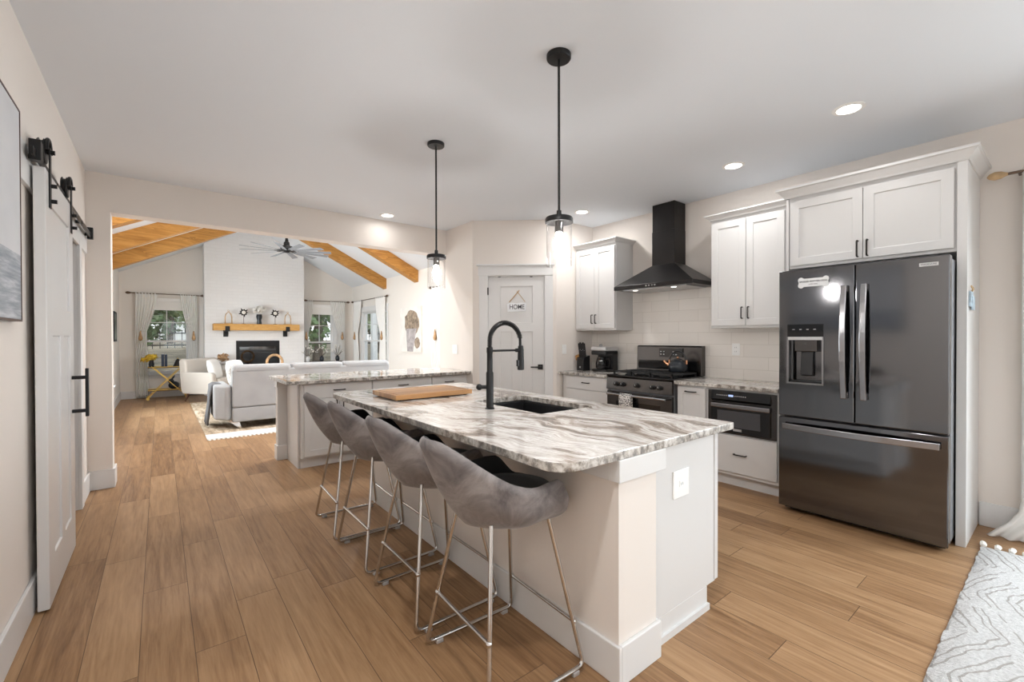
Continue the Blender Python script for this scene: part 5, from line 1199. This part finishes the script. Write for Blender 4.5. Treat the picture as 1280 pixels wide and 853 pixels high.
# ================================================================== OUTSIDE
gg = []
for k in range(62):
    y = -20 + k * 1.5; z = -.6 + 1.5 * max(0, min(1, (y - 13.5) / 9)); gg.append([Vector((x, y, z + .05 * math.sin(x * 1.7 + y))) for x in range(-25, 41)])
mb = MB().grid(gg); mb.f = [q[::-1] for q in mb.f]; struct('ground', mb, M['ground'], smooth=True, ang=180)
def tree(label, x, y, h, cr, sp, mat_, leaf=.14):
    r = thing('tree', label, 'tree', (x, y, -.7 + 1.5 * max(0, min(1, (y - 13.5) / 9))), 0, 'trees outside the windows')
    obj('trunk', MB().tube([(0, 0, 0), (.06, .05, h * .3), (-.08, 0, h * .55), (.1, 0, h * .8)], [.2, .16, .12, .05], 10), M['bark'], r, local=True, smooth=True)
    for k in range(5):
        q = k * 1.26; obj('branch', MB().tube([(0, 0, h * .4 + k * .2), (.7 * math.cos(q), .7 * math.sin(q), h * .55 + k * .2), (1.5 * math.cos(q), 1.5 * math.sin(q), h * .65 + k * .25)], [.07, .05, .02], 7), M['bark'], r, local=True, smooth=True)
    mb = MB(); s = random.Random(int(x * 100))
    for _ in range(9): leafball(mb, (s.uniform(-sp, sp), s.uniform(-sp, sp), h * s.uniform(.24, .8)), cr, 130, leaf)
    o = obj('foliage', mb, mat_, r, local=True); o['kind'] = 'stuff'
tree('green tree seen through the far left window at its left side', -.75, 19.0, 5.2, .8, .75, M['leaf'])
tree('leaning tree seen through the far left window at its right side', 1.15, 21.2, 6.0, .9, .8, M['leaf2'])
tree('green tree seen through the window right of the fireplace', 5.0, 19.0, 5.2, 1.0, 1.1, M['leaf'])
tree('pale green tree seen through the living room side window', 8.3, 20.5, 5.5, 1.3, 1.6, M['leaf2'])
for x, lab in ((-1.6, 'leafy tree of the far row at the left of the far left window'), (.5, 'leafy tree of the far row in the middle of the far left window'), (2.2, 'leafy tree of the far row at the right of the far left window'),
               (7.6, 'leafy tree of the far row at the left of the window right of the fireplace'), (9.2, 'leafy tree of the far row in the middle of the window right of the fireplace'), (10.9, 'leafy tree of the far row at the right of the window right of the fireplace'),
               (12.2, 'leafy tree of the far row at the left of the living room side window'), (13.7, 'leafy tree of the far row in the middle of the living room side window'), (15.3, 'leafy tree of the far row at the right of the living room side window')):
    yy_ = 33 if 'left of' in lab[:60] or 'at the left' in lab else 39 if 'middle' in lab else 45
    tree(lab, x * yy_ / 34, yy_, 6.5, 1.5, .9, M['leaf' if int(x * 10) % 2 else 'leaf2'], .3)
r = thing('garden_fence', 'black iron fence across the garden beyond the far windows', 'fence', (3, 24, .88))
for z in (.1, .62): obj('fence_rail', MB().box(-6, 8, -.02, .02, z, z + .05), M['black'], r, local=True)
for k in range(57): obj('picket', MB().box(-6 + k * .25, -5.975 + k * .25, -.012, .012, -.1, .75), M['black'], r, local=True)
r = thing('neighbour_house', 'white house with a grey roof far beyond the garden fence', 'house', (1.6, 56, .85))
obj('walls', MB().box(-2, 3.4, 0, 5, 0, 3.4), M['siding'], r, local=True)
obj('roof', MB().prism([(-2.4, -.4, 3.4), (3.8, -.4, 3.4), (.7, -.4, 5.6)], (0, 5.8, 0)), mat('grey_shingle', (.14, .14, .15), .9), r, local=True)
for x in (-1.2, .4, 2.0): w_ = obj('window', MB().box(x, x + .9, -.03, 0, 1.0, 2.4), M['blackglass'], r, local=True); obj('window_frame', MB().slab((x - .08, 0, .92), UX, UZ, NY, 1.06, 1.56, .05, [(.08, .98, .08, 1.48, None)]), M['siding'], w_, local=True)
tag(obj('porch_slab', MB().box(4.45, 8.0, 9.0, 15.2, -.72, -.05), M['concrete']), 'pale paved porch outside the living room side window', 'porch')
for k, y in enumerate((13.3, 14.6)):
    r = thing('porch_post', 'white square porch post outside the living room side window, %s' % ('nearer' if k == 0 else 'farther'), 'post', (5.15 + .5 * k, y, -.05))
    obj('post', MB().box(-.08, .08, -.08, .08, 0, 2.9), M['siding'], r, local=True, bevel=.005); obj('post_base', MB().box(-.11, .11, -.11, .11, 0, .2), M['siding'], r, local=True, bevel=.005)
